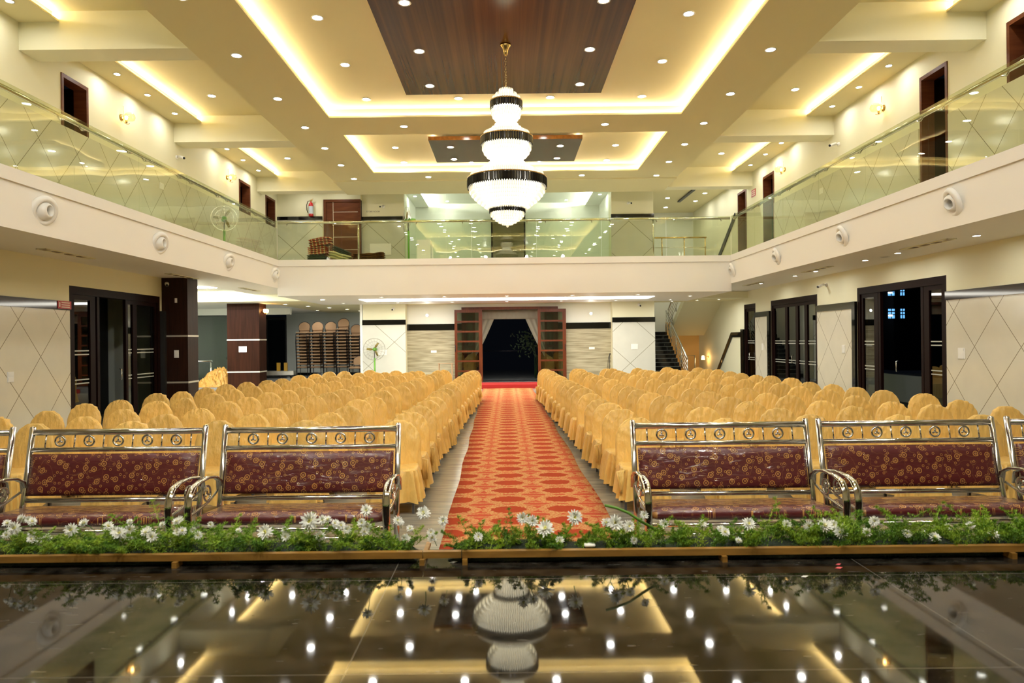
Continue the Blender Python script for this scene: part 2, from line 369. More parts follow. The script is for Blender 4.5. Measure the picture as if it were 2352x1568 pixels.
def brocade():
    m = mat('maroon_brocade_in_plastic', (.10, .008, .010), .5, spec=.4, coat=1.0); nt = m.node_tree; p = nt.nodes['Principled BSDF']
    p.inputs['Coat Roughness'].default_value = .05
    g = N(nt, 'ShaderNodeTexCoord'); mp = N(nt, 'ShaderNodeMapping'); mp.inputs['Rotation'].default_value = (R(90), 0, 0)
    nt.links.new(g.outputs['Object'], mp.inputs[0])
    def vor(sc_, lo, hi, rnd=.35):
        v = N(nt, 'ShaderNodeTexVoronoi', voronoi_dimensions='2D'); v.inputs['Scale'].default_value = sc_; v.inputs['Randomness'].default_value = rnd
        nt.links.new(mp.outputs[0], v.inputs['Vector'])
        a = N(nt, 'ShaderNodeMath', op='GREATER_THAN', i1=lo); nt.links.new(v.outputs['Distance'], a.inputs[0])
        b = N(nt, 'ShaderNodeMath', op='LESS_THAN', i1=hi); nt.links.new(v.outputs['Distance'], b.inputs[0])
        c = N(nt, 'ShaderNodeMath', op='MULTIPLY'); nt.links.new(a.outputs[0], c.inputs[0]); nt.links.new(b.outputs[0], c.inputs[1]); return c
    parts = [vor(9.0, .15, .205, .7), vor(9.0, .03, .075, .7), vor(17, .12, .175, .9)]
    nz = N(nt, 'ShaderNodeTexNoise'); nz.inputs['Scale'].default_value = 7; nt.links.new(mp.outputs[0], nz.inputs['Vector'])
    s1 = N(nt, 'ShaderNodeMath', op='SUBTRACT', i1=.5); nt.links.new(nz.outputs['Fac'], s1.inputs[0])
    s2 = N(nt, 'ShaderNodeMath', op='ABSOLUTE'); nt.links.new(s1.outputs[0], s2.inputs[0])
    s3 = N(nt, 'ShaderNodeMath', op='LESS_THAN', i1=.007); nt.links.new(s2.outputs[0], s3.inputs[0])
    s4 = N(nt, 'ShaderNodeMath', op='MULTIPLY', i1=.22); nt.links.new(s3.outputs[0], s4.inputs[0]); parts.append(s4)
    last = parts[0]
    for q in parts[1:]:
        mm = N(nt, 'ShaderNodeMath', op='MAXIMUM'); nt.links.new(last.outputs[0], mm.inputs[0]); nt.links.new(q.outputs[0], mm.inputs[1]); last = mm
    mu = N(nt, 'ShaderNodeMath', op='MULTIPLY', i1=.8); nt.links.new(last.outputs[0], mu.inputs[0])
    mx = N(nt, 'ShaderNodeMix', data_type='RGBA'); nt.links.new(mu.outputs[0], mx.inputs[0])
    mx.inputs[6].default_value = (.080, .004, .006, 1); mx.inputs[7].default_value = (.50, .25, .06, 1)
    nt.links.new(mx.outputs[2], p.inputs['Base Color'])
    n3 = N(nt, 'ShaderNodeTexNoise'); n3.inputs['Scale'].default_value = 9; n3.inputs['Detail'].default_value = 4; n3.inputs['Distortion'].default_value = 1.5
    mp2 = N(nt, 'ShaderNodeMapping'); mp2.inputs['Scale'].default_value = (.5, 1, 1.6); nt.links.new(g.outputs['Object'], mp2.inputs[0])
    nt.links.new(mp2.outputs[0], n3.inputs['Vector'])
    b = N(nt, 'ShaderNodeBump'); b.inputs['Strength'].default_value = .8; b.inputs['Distance'].default_value = .025
    nt.links.new(n3.outputs['Fac'], b.inputs['Height']); nt.links.new(b.outputs[0], p.inputs['Coat Normal']); return m
M['brocade'] = brocade()

def plaid(name, a, b_, c_):
    m = mat(name, a, .9, spec=.1); nt = m.node_tree; p = nt.nodes['Principled BSDF']
    g = N(nt, 'ShaderNodeTexCoord'); sx = N(nt, 'ShaderNodeSeparateXYZ'); nt.links.new(g.outputs['Object'], sx.inputs[0])
    def st(ax, per, wd):
        q = N(nt, 'ShaderNodeMath', op='PINGPONG', i1=per); nt.links.new(sx.outputs[ax], q.inputs[0])
        r = N(nt, 'ShaderNodeMath', op='LESS_THAN', i1=wd); nt.links.new(q.outputs[0], r.inputs[0]); return r
    m1 = N(nt, 'ShaderNodeMix', data_type='RGBA'); nt.links.new(st(0, .06, .018).outputs[0], m1.inputs[0])
    m1.inputs[6].default_value = (*a, 1); m1.inputs[7].default_value = (*b_, 1)
    m2 = N(nt, 'ShaderNodeMix', data_type='RGBA'); nt.links.new(st(2, .03, .008).outputs[0], m2.inputs[0])
    nt.links.new(m1.outputs[2], m2.inputs[6]); m2.inputs[7].default_value = (*c_, 1)
    nt.links.new(m2.outputs[2], p.inputs['Base Color']); return m
M['plaid'] = plaid('red_tartan_blanket', (.40, .06, .03), (.70, .52, .24), (.05, .02, .01))
M['plaid2'] = plaid('brown_striped_blanket', (.05, .015, .008), (.10, .04, .015), (.45, .22, .06))
M['ybl'] = mat('pale_yellow_cloth', (.55, .52, .28), .9, bump=(10, .8, .03))
M['dgreen'] = mat('dark_green_cloth', (.02, .035, .02), .9, bump=(10, .8, .03))
#PART2
# ------------------------------------------------------------------ the hall (X across, Y into the hall, Z up; hall floor z=0)
XL, XR = -9.1, 9.05
struct('floor', MB().box(-18, XR, 3.9, 25.9, -.2, 0), M['terra'])
struct('floor_raised', MB().box(-18, XR, 25.9, 38, -.2, .15), M['greyfloor'])
struct('floor_stage', MB().box(XL, XR, -2.6, 3.86, 0, .67), M['granite'])
struct('floor_gallery', MB().box(-18, XL-.25, 3.9, 38, 3.95, 4.2), M['paint'])

def wall_x(name, x0, x1, ya, yb, za, zb, openings, m):
    mb = MB(); y = ya
    for (o0, o1, oz0, oz1) in sorted(openings):
        if o0 > y: mb.box(x0, x1, y, o0, za, zb)
        if oz0 > za + .001: mb.box(x0, x1, o0, o1, za, oz0)
        if oz1 < zb: mb.box(x0, x1, o0, o1, oz1, zb)
        y = o1
    if y < yb: mb.box(x0, x1, y, yb, za, zb)
    return struct(name, mb, m)
DL = [(14.2, 17.9)]; DR = [(14.05, 17.63), (19.9, 23.4), (24.85, 26.04)]
ULd = [(14.0, 14.9), (23.3, 24.3), (25.85, 26.9)]; URd = [(11.2, 12.27), (13.93, 14.86), (23.0, 23.97), (25.66, 26.6)]
wall_x('wall_left', XL-.25, XL, -2.6, 18.6, 0, 3.9, [(a, b, 0, 3.08) for a, b in DL], M['paint'])
wall_x('wall_left_upper', XL-.25, XL, -2.6, 27.4, 3.9, 8.3, [(a, b, 4.3, 7.44) for a, b in ULd], M['paint'])
wall_x('wall_right', XR, XR+.25, -2.6, 33.2, 0, 3.9, [(a, b, 0, 3.08) for a, b in DR], M['paint'])
wall_x('wall_right_upper', XR, XR+.25, -2.6, 33.2, 3.9, 8.3, [(a, b, 4.3, 7.44) for a, b in URd], M['paint'])
struct('wall_front', MB().box(XL, XR, -2.85, -2.6, 0, 8.3), M['paint'])
# back wall, ground floor
wb = MB(); wb.box(-4.1, -1.75, 27.9, 28.15, .15, 3.33); wb.box(1.98, 4.25, 27.9, 28.15, .15, 3.33); wb.box(-1.75, 1.98, 27.9, 28.15, 3.12, 3.33)
struct('wall_back', wb, M['whitewall'])
tb = MB(); tb.box(-4.1, -1.75, 27.86, 27.9, .15, 2.27); tb.box(1.98, 4.25, 27.86, 27.9, .15, 2.27)
struct('trim_1', tb, M['trav'])
tb = MB(); tb.box(-4.1, -1.75, 27.84, 27.9, 2.27, 2.52); tb.box(1.98, 4.25, 27.84, 27.9, 2.27, 2.52)
struct('trim_2', tb, M['black'])
for nm, x0, x1 in (('pillar_back', -5.78, -4.08), ('pillar_back', 4.24, 5.92)):
    struct(nm, MB().box(x0, x1, 27.4, 28.2, .15, 8.1), M['paint'])
    struct('trim_3', MB().box(x0-.01, x1+.01, 27.37, 27.42, .15, 2.5).box(x0-.01, x1+.01, 27.37, 27.42, 4.3, 6.7), M['tileb'])
    struct('trim_4', MB().box(x0-.02, x1+.02, 27.35, 27.43, 2.5, 2.70).box(x0-.02, x1+.02, 27.35, 27.43, 6.7, 6.84), M['black'])
# side wainscots: polished tile with black capping
def wains(x, sgn, ya, yb, n):
    a, b = (x, x + sgn*.03); a, b = min(a, b), max(a, b)
    struct('trim_%d' % n, MB().box(a, b, ya, yb, 0, 2.56), M['tile'])
    a, b = (x, x + sgn*.055); a, b = min(a, b), max(a, b)
    struct('trim_%d' % (n+1), MB().box(a, b, ya, yb, 2.56, 2.74), M['black'])
wains(XL, 1, 3.9, 14.17, 5); wains(XR, -1, 3.9, 14.02, 7); wains(XR, -1, 17.66, 19.87, 9); wains(XR, -1, 23.43, 24.82, 11)
struct('trim_13', MB().box(XR-.07, XR, 17.64, 17.8, 0, 2.74).box(XR-.07, XR, 23.41, 23.6, 0, 2.74).box(XR-.07, XR, 26.04, 26.3, 0, 2.15), M['black'])
struct('trim_14', MB().box(XL, XL+.03, -2.6, 27.2, 4.3, 6.35), M['tile'])
struct('trim_15', MB().box(XR-.03, XR, -2.6, 13.9, 4.3, 6.35).box(XR-.03, XR, 14.9, 22.97, 4.3, 6.35), M['tile'])
# balcony
bal = MB()
bal.box(XL, -7.36, -2.6, 27.2, 3.58, 4.3); bal.box(7.23, XR, -2.6, 27.2, 3.58, 4.3)
bal.box(-7.36, 7.23, 21.93, 27.4, 3.33, 4.3)
bal.box(-7.36, -7.33, -2.6, 21.93, 3.58, 4.28); bal.box(7.2, 7.23, -2.6, 21.93, 3.58, 4.28)
bal.box(-7.33, 7.2, 21.9, 21.93, 3.33, 4.28)
struct('balcony', bal, M['fascia'])
crb = MB(); crb.box(-7.48, -7.295, -2.6, 21.86, 4.28, 4.48); crb.box(7.165, 7.35, -2.6, 21.86, 4.28, 4.48); crb.box(-7.48, 7.35, 21.86, 22.05, 4.28, 4.48)
struct('trim_16', crb, M['fascia'])
sf = MB(); sf.box(-12.5, -9.11, 24.6, 25.1, 3.33, 3.9).box(-9.11, -7.365, 24.6, 25.1, 3.33, 3.575); sf.box(7.235, XR, 25.6, 26.0, 3.33, 3.57)
struct('trim_17', sf, M['paint'])
struct('ceiling_under_balcony', MB().box(-9.1, -7.37, 25.1, 27.41, 3.33, 3.5).box(-9.1, -5.8, 27.41, 35, 3.33, 3.5).box(-5.78, 5.9, 27.41, 28.2, 3.33, 3.5).box(5.93, 7.235, 27.41, 28.2, 3.33, 3.5).box(7.24, XR, 26.01, 28.0, 3.33, 3.5), M['ceil'])
# annex on the left, behind the veneered pillars
struct('ceiling_annex', MB().box(-18, -9.1, 18.3, 24.6, 3.72, 3.9).box(-18, -9.1, 25.1, 35, 3.33, 3.5), M['whitewall'])
struct('wall_annex', MB().box(-18, -17.8, 18.6, 38, 0, 3.9).box(-18, -9.1, 18.35, 18.6, 0, 3.9).box(-18, -13.6, 35, 35.2, .15, 3.4).box(-11.3, -5.8, 35, 35.2, .15, 3.4), M['greywall'])
struct('wall_stair', MB().box(-5.9, -5.8, 27.4, 35.2, .15, 3.4).box(5.92, 6.0, 28.2, 33, .15, 8.0).box(5.92, XR, 33, 33.2, .15, 8.0), M['whitewall'])
struct('baseboard_annex', MB().box(-11.3, -5.8, 34.96, 35, .15, .28), M['black'])
# veneered pillars
def vpillar(x0, x1, y0, y1, zt, m, strips):
    struct('pillar', MB().box(x0, x1, y0, y1, 0, zt), m)
    mb = MB()
    for z in strips: mb.box(x0-.012, x1+.012, y0-.012, y1+.012, z, z+.045)
    struct('trim_18', mb, M['alu'])
vpillar(-9.1, -8.42, 18.0, 18.6, 3.58, M['wood'], (.80, 2.02))
struct('trim_19', MB().box(-9.12, -8.98, 17.9, 18.0, 0, 2.7), M['blackmat'])
vpillar(-10.56, -9.35, 25.75, 26.5, 3.33, M['pillarwood'], (.72, 1.93))

# ------------------------------------------------------------------ ceilings
ZS = 7.38
def plate_with_holes(x0, x1, y0, y1, z0, z1, holes):
    mb = MB(); y = y0
    for (a, b, c, d) in holes:
        mb.box(x0, x1, y, c, z0, z1); mb.box(x0, a, c, d, z0, z1); mb.box(b, x1, c, d, z0, z1); y = d
    mb.box(x0, x1, y, y1, z0, z1); return mb
H1 = (-4.34, 4.36, 1.0, 16.87); H2 = (-4.33, 4.36, 18.3, 22.46)
lip = plate_with_holes(-5.92, 5.9, -2.6, 23.5, ZS, ZS+.045, [H1, H2]); lip.box(-5.92, 5.9, 23.5, 25.55, ZS-.04, ZS+.045)
struct('ceiling_lower', lip, M['ceil'])
E_ = .13
up = plate_with_holes(-5.92, 5.9, -2.6, 25.55, ZS+.045, ZS+.9, [(H1[0]-E_, H1[1]+E_, H1[2]-E_, H1[3]+E_), (H2[0]-E_, H2[1]+E_, H2[2]-E_, H2[3]+E_)])
up.box(H1[0]-E_, H1[1]+E_, H1[2]-E_, H1[3]+E_, 7.63, 7.7); up.box(H2[0]-E_, H2[1]+E_, H2[2]-E_, H2[3]+E_, 7.63, 7.7)
struct('ceiling', up, M['ceil'])
struct('ceiling_wood_panel', MB().box(-2.24, 2.2, 3.0, 15.55, 7.45, 7.56), M['ceilwood'])
struct('ceiling_wood_panel', MB().box(-2.15, 2.17, 19.1, 21.5, 7.45, 7.56), M['ceilwood'])
bays = [(-2.6, 6.6), (7.15, 12.8), (13.35, 18.77), (19.4, 25.0)]
for k, (a, b) in enumerate([(6.6, 7.15), (12.8, 13.35), (18.77, 19.4), (25.0, 25.55)]):
    struct('ceiling_beam', MB().box(XL, -5.92, a, b, ZS, 8.3), M['paint'])
    struct('ceiling_beam', MB().box(5.9, XR, a, b, ZS, 8.3), M['paint'])
side = MB()
for a, b in bays:
    side.box(XL, -8.34, a, b, 7.9, 7.94); side.box(XL, -8.47, a, b, 7.94, 8.3); side.box(-8.47, -5.92, a, b, 8.1, 8.3)
    side.box(8.3, XR, a, b, 7.9, 7.94); side.box(8.43, XR, a, b, 7.94, 8.3); side.box(5.9, 8.43, a, b, 8.1, 8.3)
struct('ceiling_side_bays', side, M['ceil'])
struct('ceiling_back', MB().box(XL, -4.1, 25.55, 27.4, 7.9, 8.1).box(-4.1, 4.24, 25.55, 27.2, 7.9, 8.1).box(4.24, XR, 25.55, 33, 7.9, 8.1), M['ceil'])
struct('trim_20', MB().box(7.6, 7.72, 26.4, 30.2, 7.84, 7.9), M['dark'])
# LED strips lying hidden on the cove ledges
def led(name, mb, label): return tag(mb.build(name, M['led']), label, 'light strip', 'warm cove light strips')
z0 = ZS + .05; q = .10
def ring_led(H):
    a, b, c, d = H; mb = MB()
    mb.box(a-q-.02, a-q, c-q, d+q, z0, z0+.012); mb.box(b+q, b+q+.02, c-q, d+q, z0, z0+.012)
    mb.box(a-q, b+q, d+q, d+q+.02, z0, z0+.012); mb.box(a-q, b+q, c-q-.02, c-q, z0, z0+.012); return mb
led('cove_light', ring_led(H1), 'warm light strip glowing around the large ceiling recess nearest the stage')
led('cove_light', ring_led(H2), 'warm light strip glowing around the smaller ceiling recess behind the chandelier')
nth = ['nearest the stage', 'second from the stage', 'third from the stage', 'farthest from the stage']
for k, (a, b) in enumerate(bays[1:], 1):
    led('cove_light', MB().box(-8.46, -8.44, a+.02, b-.02, 7.945, 7.957), 'straight warm light strip above the left gallery, ceiling bay ' + nth[k])
    led('cove_light', MB().box(8.40, 8.42, a+.02, b-.02, 7.945, 7.957), 'straight warm light strip above the right gallery, ceiling bay ' + nth[k])
# halo strips on top of the wooden panels
hp = MB(); hp.box(-2.12, -2.10, 3.1, 15.4, 7.57, 7.58).box(2.06, 2.08, 3.1, 15.4, 7.57, 7.58)
tag(hp.build('cove_light', emit('halo_glow', WARM, 8.0)), 'thin warm halo strip along the big wooden ceiling panel', 'light strip')
hp = MB(); hp.box(-2.05, -2.03, 19.2, 21.4, 7.57, 7.58).box(2.05, 2.07, 19.2, 21.4, 7.57, 7.58).box(-2.03, 2.05, 21.38, 21.4, 7.57, 7.58)
tag(hp.build('cove_light', emit('halo_glow_small', WARM, 12.0)), 'thin warm halo strip around the small wooden ceiling panel', 'light strip')

# ------------------------------------------------------------------ recessed downlights
def make_down(r, on=True, m='down'):
    t = empty('downlight', cat='downlight')
    MB().lathe([(r, 0), (r*1.28, -.004), (r*1.32, -.012), (r*1.25, -.016), (r, -.012)], 20).build('trim_ring', M['white'], t)
    MB().disc(r, 10, (0, 0, -.008)).build('lens', M[m] if on else M['downoff'], t)
    return t
D1, D2, D0 = make_down(.085), make_down(.06, True, 'down2'), make_down(.085, False)
used = set()
ORD = ['first', 'second', 'third', 'fourth', 'fifth', 'sixth', 'seventh', 'eighth', 'ninth', 'tenth', 'eleventh', 'twelfth', 'thirteenth', 'fourteenth', 'fifteenth', 'sixteenth']
def down(x, y, z, label, group, proto=None):
    proto = proto or D1
    o = proto if proto not in used else copy_tree(proto)
    used.add(proto); return place(o, (x, y, z), 0, label, group)
g1 = 'downlights in the border of the central ceiling'
for k, y in enumerate([2.1, 4.3, 6.5, 8.7, 10.9, 13.14, 15.5, 17.6, 19.5, 21.4, 23.2]):
    for s, x in (('left', -5.15), ('right', 5.13)):
        down(x, y, ZS, f'bright round downlight in the {s} border of the central ceiling, {ORD[10-k]} from the far end', g1)
for s, x in (('left', -2.6), ('right', 2.58)):
    down(x, 17.6, ZS, f'round downlight on the {s} of the ceiling strip between the two lit recesses', g1)
    down(x, 23.05, ZS, f'round downlight on the {s} of the ceiling edge beyond the small recess', g1)
g2 = 'downlights inside the large ceiling recess'
for k, y in enumerate([1.7, 3.8, 5.9, 7.95, 10.1, 12.17, 14.25]):
    for s, x in (('left', -3.32), ('right', 3.30)):
        down(x, y, 7.63, f'downlight in the large recess, {s} of the wooden panel, {ORD[7-k]} from the far end', g2)
for x, lb in ((-3.3, 'left corner'), (-1.1, 'left of centre'), (1.09, 'right of centre'), (3.28, 'right corner')):
    down(x, 16.3, 7.63, f'downlight beyond the big wooden panel inside the large recess, {lb}', g2)
for k, y in enumerate([5.2, 7.1, 9.2, 11.3, 13.2, 15.0]):
    for s, x in (('left', -1.64), ('right', 1.66)):
        if y < 7: continue
        down(x, y, 7.45, f'downlight set in the big wooden ceiling panel, {s} side, {ORD[5-k]} from its far edge', 'downlights in the big wooden panel')
g3 = 'downlights inside the small ceiling recess'
for x, lb in ((-3.28, 'far left'), (-1.1, 'inner left'), (1.1, 'inner right'), (3.28, 'far right')):
    down(x, 18.62, 7.63, f'downlight along the near edge of the small ceiling recess, {lb}', g3)
    down(x, 22.1, 7.63, f'downlight along the far edge of the small ceiling recess, {lb}', g3)
for s, x in (('left', -3.28), ('right', 3.3)):
    down(x, 20.4, 7.63, f'downlight beside the small wooden ceiling panel, {s} side', g3)
for s, x in (('left', -1.58), ('right', 1.6)):
    down(x, 19.77, 7.45, f'downlight in the small wooden ceiling panel, {s} near corner', 'downlights in the small wooden panel')
    down(x, 21.1, 7.45, f'downlight in the small wooden ceiling panel, {s} far corner', 'downlights in the small wooden panel')
for bi, (ys, mid) in enumerate([((9.2, 10.7, 12.0), (9.0, 11.4)), ((15.3, 16.6, 17.96), (14.9, 17.26)), ((21.3, 22.6, 24.0), (20.8, 23.2))]):
    bay = ['bay nearest the stage', 'middle bay', 'far bay'][bi]
    for s, x, xm in (('left', -8.68, -7.4), ('right', 8.62, 7.35)):
        for k, y in enumerate(ys):
            down(x, y, 7.9, f'small downlight grazing the {s} gallery wall, {bay}, {ORD[2-k]} from the far beam', 'small wall washing downlights', D2)
        for k, y in enumerate(mid):
            down(xm, y, 8.1, f'downlight in the {s} gallery ceiling panel, {bay}, {ORD[1-k]} from the far beam', 'downlights over the galleries')
for k, y in enumerate([9.6, 11.9, 14.3, 15.6, 18.1, 19.4, 22.0]):
    down(8.2, y, 3.58, f'lit downlight under the right gallery, {ORD[6-k]} from the far end of its row', 'downlights under the right gallery', D2)
down(8.28, 14.95, 3.58, 'dark unlit downlight in the row under the right gallery', None, D0)
g5 = 'downlights under the back balcony'
for k, x in enumerate((-4.2, -2.1, 0, 2.2, 4.4)):
    down(x, 22.9, 3.33, f'downlight under the back balcony in front of the long glowing sheet, {ORD[k]} from the left', g5, D2)
for k, x in enumerate((-6.3, -4.2, -2.1, 0, 2.1, 4.2, 6.3)):
    down(x, 26.3, 3.33, f'downlight under the back balcony behind the long glowing sheet, {ORD[k]} from the left', g5, D2)
for k, (x, y) in enumerate(((-6.45, 23.9), (-8.6, 26.5), (-8.2, 28.2), (-7.7, 29.6), (-7.3, 31.2), (-8.9, 32.0), (-11.2, 30.0), (-7.1, 33.0))):
    down(x, y, 3.33, f'small downlight over the stacked chairs area left of the back wall, {ORD[k]} going away', 'downlights over the back left corner', D1)
for k, (x, y) in enumerate(((6.45, 24.0), (8.2, 26.4), (7.5, 26.9), (6.6, 27.3))):
    down(x, y, 3.33, f'small downlight in front of the staircase under the back balcony, {ORD[k]} going away', 'downlights before the staircase', D2)
for k, (x, y) in enumerate(((6.9, 27.2), (8.35, 27.4), (8.35, 28.6), (8.4, 26.2), (7.0, 29.5), (8.4, 30.2), (7.4, 31.6))):
    down(x, y, 7.9, f'downlight above the upper staircase landing, {ORD[k]} in its zigzag row', 'downlights over the upper landing', D1)
for x, lb in ((-7.9, 'left'), (-6.6, 'right')):
    down(x, 26.4, 7.9, f'downlight over the blanket heap corner of the upper gallery, {lb} one', 'downlights over the blanket corner', D2)
tag(MB().box(-5.2, 5.2, 24.0, 25.3, 3.315, 3.329).build('recess_glow_sheet', M['ledwhite']), 'long flat glowing sheet standing for the LED lit recess under the back balcony', 'ceiling light')  # flat emissive sheet in place of a cove recess lit by hidden LEDs
for k, y in enumerate((19.6, 21.2, 22.8)):
    tag(MB().box(-14.5, -9.4, y, y+.05, 3.69, 3.715).build('tube_light', M['ledbright']), f'white linear light on the annex ceiling behind the dark pillar, {ORD[k]} going away', 'light strip', 'linear lights of the annex')

# unseen spotlights and bar, added as frontal fill for chairs and flowers
for k, x in enumerate((-3.6, -1.3, 1.3, 3.6)):
    t = empty('added_fill_spotlight', (x, .9, 7.1), 0, f'added black spotlight out of view over the stage, {ORD[k]} from the left', 'spotlight', 'added fill spotlights')
    tgt = Vector((x*.8, 10, 1.0)) - Vector((x, .9, 7.1))
    q_ = tgt.to_track_quat('-Z', 'Y'); e_ = q_.to_euler()
    c_ = MB().lathe([(.06, .26), (.11, .22), (.12, 0), (.125, -.02), (.105, -.02), (.10, .02)], 18).build('housing', M['dark'], t); c_.rotation_euler = e_
    MB().tube([(-.14, 0, 0), (-.14, 0, .22), (.14, 0, .22), (.14, 0, 0)], .01, 6).build('yoke', M['dark'], t)
    ld = bpy.data.lights.new('beam', 'SPOT'); ld.energy = P_SPOT; ld.spot_size = R(108); ld.spot_blend = .7; ld.shadow_soft_size = .10; ld.color = (1, .97, .90)
    lo = bpy.data.objects.new('beam', ld); COL.objects.link(lo); lo.parent = t; lo.rotation_euler = e_
    lo.location = tgt.normalized()*.05
tag(MB().tube([(-6, .9, 7.33), (6, .9, 7.33)], .03, 8).build('added_light_bar', M['dark']), 'added unseen black bar over the stage carrying the fill spotlights', 'bar')

# slot vents in the soffits
def vent(x, y, lx, ly, z, label):
    t = empty('air_vent', (x, y, z), 0, label, 'air vent', 'slot vents in the gallery soffits')
    f = MB(); f.box(-lx, lx, -ly, -ly+.02, -.015, 0); f.box(-lx, lx, ly-.02, ly, -.015, 0); f.box(-lx, -lx+.02, -ly, ly, -.015, 0); f.box(lx-.02, lx, -ly, ly, -.015, 0)
    f.build('frame', M['paint'], t)
    s_ = MB()
    for i in range(4): s_.box(-lx+.02, lx-.02, -ly+.03+i*(2*ly-.06)/4, -ly+.03+(i+.45)*(2*ly-.06)/4, -.012, -.004)
    s_.build('louvre', mat('bronze_louvre', (.16, .09, .03), .4) if 'bronze_louvre' not in bpy.data.materials else bpy.data.materials['bronze_louvre'], t)
for k, y in enumerate((13.0, 17.6, 22.2)):
    vent(-8.35, y, .09, .75, 3.58, f'long slot vent in the left gallery soffit, {ORD[k]} from the stage')
    vent(8.0, y, .09, .75, 3.58, f'long slot vent in the right gallery soffit, {ORD[k]} from the stage')

# round jet air diffusers on the balcony fascia
def make_jet():
    t = empty('jet_diffuser', cat='air diffuser')
    MB().lathe([(.13, .0), (.245, 0), (.25, .02), (.235, .055), (.20, .075), (.17, .07), (.15, .03), (.148, -.02)], 32, axis='X').build('outer_ring', M['white'], t)
    b = MB(); b.lathe([(.145, -.03), (.15, .03), (.135, .08), (.11, .115), (.085, .13), (.08, .125), (.078, .04), (.078, -.02)], 28, axis='X').build('nozzle', M['white'], t)
    n = t.children[1]; n.rotation_euler = (0, R(18), R(-12))
    MB().lathe([(.001, .0), (.078, .0)], 20, axis='X').build('throat', M['blackmat'], n, (.01, 0, 0))
    return t
J = make_jet()
for k, y in enumerate((10.8, 14.4, 17.95, 21.5)):
    o = J if k == 0 else copy_tree(J)
    place(o, (-7.33, y, 3.97), 0, f'white round jet air diffuser on the left balcony front, {ORD[k]} from the stage', 'jet diffusers on the balcony fronts')
    o = copy_tree(J)
    place(o, (7.2, y+.15, 3.98), pi, f'white round jet air diffuser on the right balcony front, {ORD[k]} from the stage', 'jet diffusers on the balcony fronts')
    for ch in o.children:
        if ch.name.startswith('nozzle'): ch.rotation_euler = (0, R(18), R(12))

# ------------------------------------------------------------------ glass balustrades
def balustrade(name_lbl, pts0, pts1, inward, n, posts=()):
    """glass run from pts0 to pts1 on the curb; inward = unit vector towards the walkway"""
    t = empty('glass_balustrade', (0, 0, 0), 0, name_lbl, 'railing', 'glass balustrades of the gallery')
    a, b = Vector(pts0), Vector(pts1); L = (b-a).length; d = (b-a).normalized(); nn = Vector(inward)
    for i in range(n):
        p0 = a + d*(L*i/n + .008); p1 = a + d*(L*(i+1)/n - .008); th = nn*.006
        mb = MB()
        vs = [p0-th, p1-th, p1+th, p0+th]; vs = [v+Vector((0, 0, 4.48)) for v in vs] + [v+Vector((0, 0, 5.74)) for v in vs]
        mb.add(vs, [(3, 2, 1, 0), (4, 5, 6, 7), (0, 1, 5, 4), (1, 2, 6, 5), (2, 3, 7, 6), (3, 0, 4, 7)]).build('glass_pane', M['glass'], t)
        for f in (.14, .86):
            c = p0 + (p1-p0)*f
            MB().tube([c-nn*.03+Vector((0, 0, 5.60)), c+nn*.05+Vector((0, 0, 5.60)), c+nn*.085+Vector((0, 0, 5.66))], .013, 6).build('clamp', M['steel'], t)
    h = nn*.085 + Vector((0, 0, 5.69))
    MB().tube([a+h, b+h], .038, 12).build('handrail', M['steel'], t)
    for f in posts:
        c = a + (b-a)*f + nn*.085
        MB().tube([c+Vector((0, 0, 4.3)), c+Vector((0, 0, 5.67))], .03, 8).build('post', M['steel'], t)
balustrade('clear glass balustrade with round steel handrail along the left gallery', (-7.37, 1.4, 0), (-7.37, 21.94, 0), (-1, 0, 0), 10)
balustrade('clear glass balustrade with round steel handrail along the right gallery', (7.24, 1.4, 0), (7.24, 21.94, 0), (1, 0, 0), 10)
balustrade('clear glass balustrade with steel handrail and posts across the back balcony', (-7.36, 21.95, 0), (7.23, 21.95, 0), (0, 1, 0), 7, (.178, .83))

# ------------------------------------------------------------------ side doors on the ground floor
dn = [0]
def side_door(x, sgn, y0, y1, zt, panels, recess=.05):
    """panels: list of (ya, yb, kind) with kind glass / open"""
    dn[0] += 1
    t = empty('door_%d' % dn[0], (x, y0, 0), kind='structure')
    s = -sgn
    def bx(mb, ya, yb, za, zb, d0, d1):
        a, b = s*d0, s*d1; return mb.box(min(a, b), max(a, b), ya-y0, yb-y0, za, zb)
    f = MB(); bx(f, y0, y0+.12, 0, zt, 0, .2); bx(f, y1-.12, y1, 0, zt, 0, .2); bx(f, y0+.12, y1-.12, zt-.17, zt, 0, .2)
    f.build('frame', M['frame'], t)
    for ya, yb, kd in panels:
        st = MB(); bx(st, ya, ya+.09, 0, zt-.17, .03, .1); bx(st, yb-.09, yb, 0, zt-.17, .03, .1)
        if kd == 'glass':
            bx(st, ya+.09, yb-.09, 0, .12, .03, .1); bx(st, ya+.09, yb-.09, zt-.27, zt-.17, .03, .1)
        st.build('stile', M['frame'], t)
        if kd == 'glass':
            g = MB(); bx(g, ya+.09, yb-.09, .12, zt-.27, .06, .07); go = g.build('pane', M['pane'], t)
            e = MB()
            for z in (1.0, 1.08, 1.62, 1.70): bx(e, ya+.11, yb-.11, z, z+.025, .055, .059)
            e.build('etched_band', M['frost'], go)
    hb = MB(); hb.tube([(s*.02, (y1-y0)*.5, 1.0), (s*-.03, (y1-y0)*.5, 1.02), (s*-.03, (y1-y0)*.5, 1.25), (s*.02, (y1-y0)*.5, 1.27)], .012, 6).build('door_handle', M['steel'], t)
    return t
M['frost'] = mat('etched_frost', (.45, .47, .42), .6)
side_door(XL, 1, 14.2, 17.9, 3.08, [(14.32, 15.05, 'glass'), (15.05, 15.3, 'post'), (16.35, 16.75, 'glass'), (16.75, 17.78, 'glass')])
